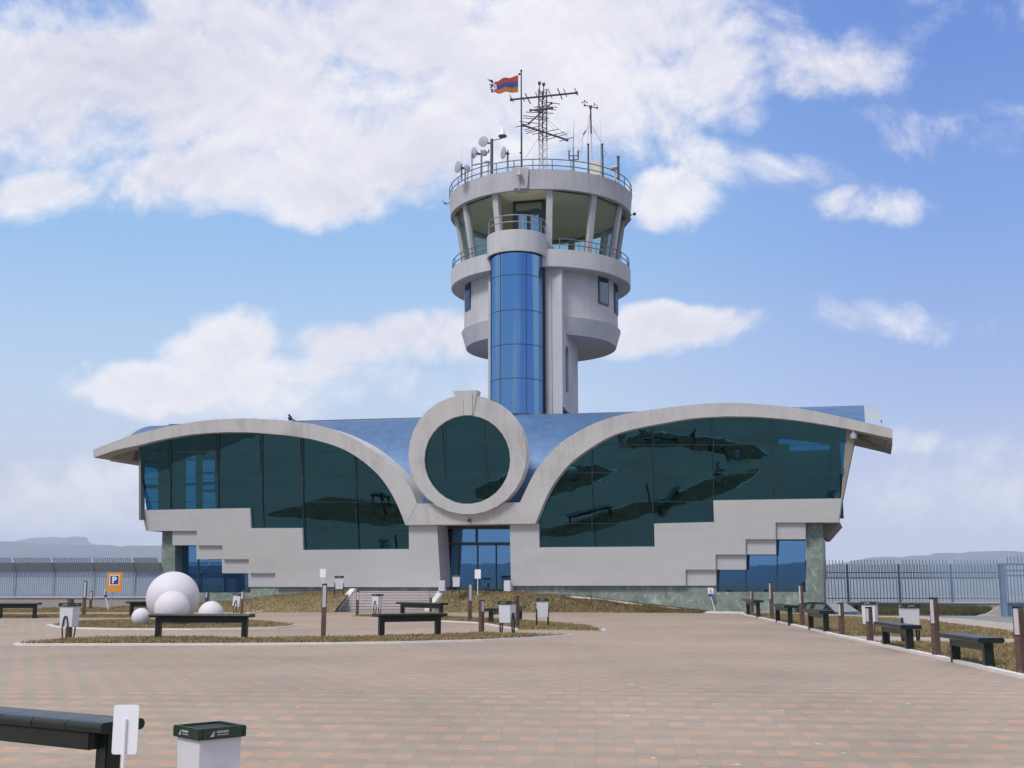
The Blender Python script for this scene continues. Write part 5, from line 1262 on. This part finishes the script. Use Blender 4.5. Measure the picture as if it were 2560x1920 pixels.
m_ = MB(); rrect(m_, cx_, cz_, w, h, .01, Yp - .008, .006); m_.build('blue_field', M['sign_blue'], ps)
m_ = MB(); lw_ = w * .17; x0 = cx_ - w * .26; Hh = h * .78; zb_ = cz_ - Hh / 2
m_.box((x0 + lw_ / 2, Yp - .010, cz_), (lw_, .004, Hh))
R1 = Hh * .29; zc_ = cz_ + Hh / 2 - R1; xe = x0 + lw_ + w * .13
A_ = [V3((x0 + lw_, Yp - .012, zc_ + R1))]; B_ = [V3((x0 + lw_, Yp - .012, zc_ + R1 - lw_))]
for k in range(13): an = pi / 2 - pi * k / 12; A_.append(V3((xe + R1 * cos(an), Yp - .012, zc_ + R1 * sin(an)))); B_.append(V3((xe + (R1 - lw_) * cos(an), Yp - .012, zc_ + (R1 - lw_) * sin(an))))
A_.append(V3((x0 + lw_, Yp - .012, zc_ - R1))); B_.append(V3((x0 + lw_, Yp - .012, zc_ - R1 + lw_)))
m_.strip(A_, B_, (0, .004, 0)); m_.build('letter_p', M['white'], ps)
m_ = MB(); m_.tube((c_.x - .1, Yp + .06, 0), (c_.x - .1, Yp + .06, c_.z + H_ * .4), .025, 8); m_.build('pole', M['fence_l'], ps)

# spheres
for px, py, rpx, Y, lb in [(432, 1500, 62.8, 38.0, 'biggest white sphere, behind the others on the grass'), (430, 1523, 42, 36.3, 'medium white sphere in front of the biggest sphere'), (527, 1533, 30, 36.0, 'white sphere to the right of the biggest sphere'), (352, 1541, 21.5, 36.2, 'smallest white sphere at the left of the group')]:
    c_ = atY(px, py, Y); r = rpx * Y / FPX * 1.01; m_ = MB(); m_.sphere((0, 0, 0), r, 64, 32); o = m_.build('stone_ball', M['sphere'], smooth=True)
    o.location = (c_.x, c_.y, r + .0); tag(o, lb, 'stone ball', 'white stone spheres')

# ------------------------------------------------------------------ fences
def low_wall(name, x0, x1, Y, z0, z1, label, thick=.3):
    r_ = empty(name, ((x0 + x1) / 2, Y, 0), label, 'wall')
    m_ = MB(); m_.box(((x0 + x1) / 2, Y + thick / 2, (z0 + z1) / 2), (x1 - x0, thick, z1 - z0)); m_.build('masonry', M['lowwall'], r_)
    m_ = MB(); m_.bev(((x0 + x1) / 2, Y + thick / 2, z1 + .035), (x1 - x0 + .05, thick + .1, .07), .01); m_.build('coping', M['capstone'], r_)
    return r_
YL = 57.6; zcap = atY(100, 1492, YL).z
wl = low_wall('low_wall', atY(-260, 1492, YL).x, atY(406, 1492, YL).x, YL, -.1, zcap - .07, 'low rendered wall under the left fence')
fl_ = empty('fence', (atY(100, 1492, YL).x, YL + .15, zcap), 'grey-blue picket fence with outward-leaning spikes on the left wall', 'fence')
Yf2 = YL + .15; posts = [38 - 97.2 * 2, 38 - 97.2, 38, 135, 235.5, 336, 403]
zt1 = atY(100, 1427.5, Yf2).z; 
lean_ = V3((0, -.42, .40))
for px in posts:
    x = atY(px, 1460, Yf2).x; m_ = MB(); m_.box((x, Yf2, (zcap + zt1) / 2), (.10, .10, zt1 - zcap)); 
    b0 = V3((x, Yf2, zt1)); m_.prism([b0 + V3((-.05, 0, 0)), b0 + V3((.05, 0, 0)), b0 + V3((.05, 0, 0)) + lean_, b0 + V3((-.05, 0, 0)) + lean_], (0, .1, 0)); m_.build('post', M['fence_l'], fl_)
zr = [atY(100, y, Yf2).z for y in (1429, 1441, 1486)]
for pa, pb in zip(posts, posts[1:]):
    xa, xb = atY(pa, 1460, Yf2).x + .06, atY(pb, 1460, Yf2).x - .06; m_ = MB()
    for z in zr: m_.box(((xa + xb) / 2, Yf2, z), (xb - xa, .04, .045))
    N_ = 17
    for i in range(N_):
        x = xa + (xb - xa) * (i + .5) / N_; m_.box((x, Yf2 + .03, (zcap + .02 + zt1) / 2), (.035, .02, zt1 - zcap - .04))
        p0_ = V3((x, Yf2 + .03, zt1)); p1_ = p0_ + lean_ * 1.6; m_.prism([p0_ + V3((-.018, 0, 0)), p0_ + V3((.018, 0, 0)), p1_ + V3((.018, 0, 0)), p1_ + V3((-.018, 0, 0))], (0, .03, 0))
    for i in range(60):  # fine mesh infill in the upper part
        x = xa + (xb - xa) * i / 59; m_.box((x, Yf2 + .05, (zr[0] + zr[1]) / 2), (.010, .008, zr[0] - zr[1]))
    m_.build('picket_panel', M['fence_l'], fl_)
    m_ = MB(); p0_ = V3((xa, Yf2 + .01, zt1)); p1_ = V3((xb, Yf2 + .01, zt1)); m_.prism([p0_, p1_, p1_ + lean_, p0_ + lean_], (0, .015, .0)); m_.build('leaning_sheet', M['fence_s'], fl_)
YR = 56.0; zcapR = atY(2300, 1505.5, YR).z
wr = low_wall('low_wall', atY(2000, 1500, YR).x, atY(2498, 1500, YR).x, YR, -1.1, zcapR - .07, 'low rendered wall under the right fence')
fr_ = empty('fence', (atY(2300, 1505, YR).x, YR + .15, zcapR), 'dark blue picket fence with uneven tall spikes on the right wall', 'fence')
Y2 = YR + .15; postsR = [1989, 2119.5, 2248.5, 2379, 2506]
zz = lambda y: atY(2300, y, Y2).z
for px in postsR[:-1]:
    x = atY(px, 1460, Y2).x; m_ = MB(); m_.box((x, Y2, (zcapR + zz(1410.5)) / 2), (.09, .09, zz(1410.5) - zcapR)); m_.build('post', M['fence'], fr_)
for pa, pb in zip(postsR, postsR[1:]):
    xa, xb = atY(pa, 1460, Y2).x + .05, atY(pb, 1460, Y2).x - .05; m_ = MB()
    for y in (1431.5, 1444.5, 1495.5): m_.box(((xa + xb) / 2, Y2, zz(y)), (xb - xa, .04, .045))
    N_ = 15
    for i in range(N_):
        x = xa + (xb - xa) * (i + .5) / N_; m_.box((x, Y2 + .02, (zz(1503) + zz(1411)) / 2), (.026, .026, zz(1411) - zz(1503)))
        if 0 < i < N_ - 0: x2 = xa + (xb - xa) * i / N_; m_.box((x2, Y2 - .02, (zz(1449) + zz(1400)) / 2), (.026, .026, zz(1400) - zz(1449)))
    m_.build('picket_panel', M['fence'], fr_)
# gate
Yg = 46.0; gt = empty('gate', (atY(2530, 1540, Yg).x, Yg, 0), 'blue steel gate with solid lower panel at the right edge', 'gate')
xg0 = atY(2503, 1500, Yg).x; xg1 = atY(2760, 1500, Yg).x; zg_ = lambda y: atY(2530, y, Yg).z
m_ = MB(); m_.box((xg0 + .10, Yg, (zg_(1409) + 0) / 2), (.20, .2, zg_(1409))); m_.build('post', M['fence'], gt)
m_ = MB(); m_.box(((xg0 + xg1) / 2 + .12, Yg + .05, zg_(1508) / 2 + .02), (xg1 - xg0 - .2, .06, zg_(1508) - .04)); m_.build('panel', simple('gate_teal', (.10, .19, .25), .45, .06), gt)
m_ = MB()
for y in (1410.5, 1426, 1439, 1507): m_.box(((xg0 + xg1) / 2, Yg, zg_(y)), (xg1 - xg0, .06, .06))
x = xg0 + .3
k = 0
while x < xg1:
    m_.box((x, Yg + .02, (zg_(1411) + zg_(1507)) / 2), (.025, .025, zg_(1411) - zg_(1507)))
    m_.box((x + .07, Yg + .02, (zg_(1392) + zg_(1411)) / 2), (.025, .025, zg_(1392) - zg_(1411))); x += .135
m_.build('picket', M['fence'], gt)
# retaining stub joining wall and gate
sA = [gnd(2440, 1543), gnd(2500, 1543)]
m_ = MB(); p = [V3((atY(2442, 1500, 47).x, 47.0, 0)), V3((atY(2501, 1500, 46.3).x, 46.3, 0)), V3((atY(2501, 1500, 46.3).x, 46.3, atY(2501, 1516, 46.3).z)), V3((atY(2470, 1500, 46.7).x, 46.7, atY(2470, 1534, 46.7).z))]
m_.prism(p, (0, .3, 0)); o = m_.build('retaining_wall', M['lowwall']); tag(o, 'short sloping concrete wing wall beside the blue gate', 'wall')

# ------------------------------------------------------------------ parked car
def car(loc, rz):
    r_ = empty('parked_car', loc, 'dark parked car half hidden behind the building corner and a bench', 'car', None, rz)
    prof = [(-2.15, .35), (-2.15, .72), (-2.05, .86), (-1.75, .93), (-1.15, 1.36), (-.6, 1.47), (.35, 1.45), (1.05, 1.02), (1.85, .86), (2.12, .70), (2.15, .35)]
    m_ = MB(); N_ = len(prof)
    def hwid(z): return .84 if z < .95 else .84 - (z - .95) * .42
    vs = [V3((x, -hwid(z), z)) for x, z in prof] + [V3((x, hwid(z), z)) for x, z in prof]
    fs = [tuple(range(N_)), tuple(range(N_, 2 * N_))[::-1]] + [(i, N_ + i, N_ + (i + 1) % N_, (i + 1) % N_) for i in range(N_)]
    m_.add(vs, fs); m_.build('body', M['carpaint'], r_, local=True, smooth=False)
    for sg in (-1, 1):
        for pts in ([(-1.45, .98), (-1.05, 1.30), (-.35, 1.38), (-.35, .98)], [(-.28, .98), (-.28, 1.38), (.35, 1.36), (.90, .98)]):
            m_ = MB(); m_.prism([V3((x, sg * (hwid(z) + .008), z)) for x, z in pts], (0, -sg * .01, 0)); m_.build('side_window', M['carglass'], r_, local=True)
        for x in (-1.35, 1.35):
            m_ = MB(); m_.tube((x, sg * .70, .31), (x, sg * .88, .31), .31, 20); w = m_.build('wheel', M['rubber'], r_, local=True, smooth=True)
            m_ = MB(); m_.tube((x, sg * .875, .31), (x, sg * .89, .31), .18, 14); m_.build('rim', M['steel'], w, local=True)
    m_ = MB(); m_.prism([V3((.42, -.60, 1.41)), V3((.42, .60, 1.41)), V3((1.0, .74, 1.05)), V3((1.0, -.74, 1.05))], (.008, 0, .012)); m_.build('windscreen', M['carglass'], r_, local=True)
    m_ = MB(); m_.prism([V3((-1.2, -.62, 1.335)), V3((-1.2, .62, 1.335)), V3((-1.70, .74, .97)), V3((-1.70, -.74, .97))], (-.008, 0, .012)); m_.build('rear_window', M['carglass'], r_, local=True)
    for sg in (-1, 1):
        m_ = MB(); m_.box((2.12, sg * .6, .70), (.06, .3, .12)); m_.build('headlight', M['lampface'], r_, local=True)
    m_ = MB(); m_.box((2.16, 0, .45), (.05, 1.5, .14)); m_.build('bumper', M['carpaint'], r_, local=True)
car(V3((13.9, 51.4, -.98)), radians(-58))

# ------------------------------------------------------------------ grass blades (stuff)
def in_poly(x, y, poly):
    ins = np.zeros(len(x), bool); j = len(poly) - 1
    for i in range(len(poly)):
        xi, yi = poly[i]; xj, yj = poly[j]
        c = ((yi > y) != (yj > y)) & (x < (xj - xi) * (y - yi) / (yj - yi + 1e-12) + xi); ins ^= c; j = i
    return ins
def blades(P_, name, mat, h0=.04, h1=.10, label=None):
    N_ = len(P_); ang = rng.uniform(0, 2 * pi, N_); h = rng.uniform(h0, h1, N_); w = .012 + .010 * rng.random(N_)
    dx_, dy_ = np.cos(ang) * w, np.sin(ang) * w; lx, ly = rng.normal(0, .03, N_), rng.normal(0, .03, N_)
    V_ = np.empty((N_, 3, 3)); V_[:, 0] = P_ + np.c_[dx_, dy_, np.zeros(N_)]; V_[:, 1] = P_ - np.c_[dx_, dy_, np.zeros(N_)]; V_[:, 2] = P_ + np.c_[lx, ly, h]
    me = bpy.data.meshes.new(name); me.vertices.add(3 * N_); me.vertices.foreach_set('co', V_.ravel())
    me.loops.add(3 * N_); me.loops.foreach_set('vertex_index', np.arange(3 * N_)); me.polygons.add(N_); me.polygons.foreach_set('loop_start', np.arange(0, 3 * N_, 3))
    me.materials.append(mat); me.update(calc_edges=True); me.validate()
    o = bpy.data.objects.new(name, me); COL.objects.link(o); tag(o, label, 'grass', kind='stuff')
allp = []; hedp = []
for poly, zfun, mat in GRASS:
    a = np.array(poly); x0, y0 = a.min(0); x1, y1 = a.max(0); x0 = max(x0, -26); x1 = min(x1, 22)
    area = (x1 - x0) * (y1 - y0); N_ = int(area * 420); x = rng.uniform(x0, x1, N_); y = rng.uniform(y0, y1, N_); k = in_poly(x, y, poly)
    x, y = x[k], y[k]; z = np.full(len(x), zfun(0, 0)) - .005
    (hedp if mat is M['hedge'] else allp).append(np.c_[x, y, z])
for vs_, K_ in ((mvL, K1), (mvR, K2)):
    a = np.array([tuple(v) for v in vs_]).reshape(-1, K_ + 1, 3); nI = a.shape[0] - 1; N_ = 26000
    i = rng.integers(0, nI, N_); k = rng.integers(0, K_, N_); s_, t_ = rng.random(N_)[:, None], rng.random(N_)[:, None]
    p = (a[i, k] * (1 - s_) + a[i + 1, k] * s_) * (1 - t_) + (a[i, k + 1] * (1 - s_) + a[i + 1, k + 1] * s_) * t_; p[:, 2] -= .005; allp.append(p)
    N_ = 2500; i = rng.integers(0, nI, N_); s_ = rng.random(N_)[:, None]; p = a[i, K_] * (1 - s_) + a[i + 1, K_] * s_; p[:, 2] -= .005; allp.append(p)
blades(np.concatenate(allp), 'grass', M['grass'], .03, .085, 'short dry brownish-green grass on the beds and banks')
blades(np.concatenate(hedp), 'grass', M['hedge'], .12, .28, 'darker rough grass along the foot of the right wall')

# ------------------------------------------------------------------ far valley, hills and haze
struct(vm_.build('valley', M['valley']))
def ridge(name, pts, Y, depth, seed, mat=M['hill'], zb=-62):
    r = random.Random(seed); N_ = 260; K_ = 14; xs_ = [pts[0][0] + (pts[-1][0] - pts[0][0]) * i / N_ for i in range(N_ + 1)]
    vs = []
    ph = [r.uniform(0, 6.28) for _ in range(12)]
    for px in xs_:
        py = interp(pts, px); zt = atY(px, py, Y).z
        jag = sum(sin(px * .02 * (1.9 ** q) + ph[q]) * (9 / (1.7 ** q)) for q in range(6))
        for k in range(K_ + 1):
            t = k / K_; zz_ = zb + (zt + jag * .35 - zb) * (sin(t * pi / 2) ** 1.1)
            zz_ += (1 - t) * t * 60 * sin(px * .03 + k * .8 + ph[2]) * .6
            Yk = Y - depth * (1 - t); x = atY(px, 1458, Y).x * (Yk / Y) if False else atY(px, 1458, Y).x
            vs.append(V3((x + 40 * sin(k * 1.7 + px * .01), Yk, zz_)))
        vs.append(V3((atY(px, 1458, Y).x, Y + depth * .6, zb)))
    R_ = K_ + 2; fs = [(i * R_ + k, (i + 1) * R_ + k, (i + 1) * R_ + k + 1, i * R_ + k + 1) for i in range(N_) for k in range(R_ - 1)]
    m_ = MB(); m_.add(vs, fs); return struct(m_.build(name, mat, smooth=True))
ridge('hills', [(-900, 1380), (-300, 1362), (0, 1355), (40, 1355), (90, 1361), (180, 1363), (220, 1363), (255, 1361), (290, 1367), (340, 1370), (400, 1366), (520, 1362), (900, 1372), (1400, 1390)], 9000, 2600, 2)
ridge('mountain', [(-40, 1368), (20, 1358), (45, 1352), (90, 1344.5), (140, 1343), (170, 1345.5), (196, 1342.5), (203, 1344), (210, 1356), (222, 1362), (290, 1372), (400, 1380)], 12000, 1800, 5, grassmat('snow_patched_rock', (.05, .06, .06), (.08, .08, .08), (.30, .30, .31), .0035))
ridge('hills', [(1500, 1425), (1900, 1418), (2050, 1414), (2112, 1407), (2160, 1397), (2200, 1393), (2230, 1396), (2262, 1390), (2290, 1388), (2310, 1391), (2345, 1382), (2380, 1387), (2420, 1383), (2470, 1380), (2500, 1387), (2530, 1396), (2620, 1392), (3000, 1385), (3600, 1370)], 8000, 2400, 9)
def back_ridge(Y, seed, hmax):
    r = random.Random(seed); ph = [r.uniform(0, 6.28) for _ in range(8)]; vs = []; N_ = 120
    for i in range(N_ + 1):
        x = -9000 + 18000 * i / N_; h = hmax * (.62 + .38 * sum(sin(x * .0006 * 1.9 ** q + ph[q]) / 1.7 ** q for q in range(6)) / 1.6)
        for k in range(7): t = k / 6; vs.append(V3((x, Y + 1500 * (1 - t), -5 + (h + 5) * sin(t * pi / 2))))
        vs.append(V3((x, Y - 1200, -5)))
    fs = [(i * 8 + k, (i + 1) * 8 + k, (i + 1) * 8 + k + 1, i * 8 + k + 1) for i in range(N_) for k in range(7)]
    m_ = MB(); m_.add(vs, fs); return struct(m_.build('hills', M['hill'], smooth=True))
back_ridge(-5200, 4, 190)
hz = MB(); hz.box((0, 3000, 240), (26000, 22000, 610)); ho = hz.build('haze', None, mats=[])
hm = bpy.data.materials.new('haze_air'); hm.use_nodes = True; t = hm.node_tree; t.nodes.clear(); Gh = NG(t)
o_ = Gh.n('ShaderNodeOutputMaterial'); pv = Gh.n('ShaderNodeVolumePrincipled'); pv.inputs['Color'].default_value = (.70, .82, 1.0, 1); pv.inputs['Density'].default_value = 1.0e-4; pv.inputs['Anisotropy'].default_value = -.2
t.links.new(pv.outputs[0], o_.inputs['Volume']); ho.data.materials.clear(); ho.data.materials.append(hm); tag(ho, kind='stuff')
tag(ho, 'pale blue haze filling the far valley', 'haze')
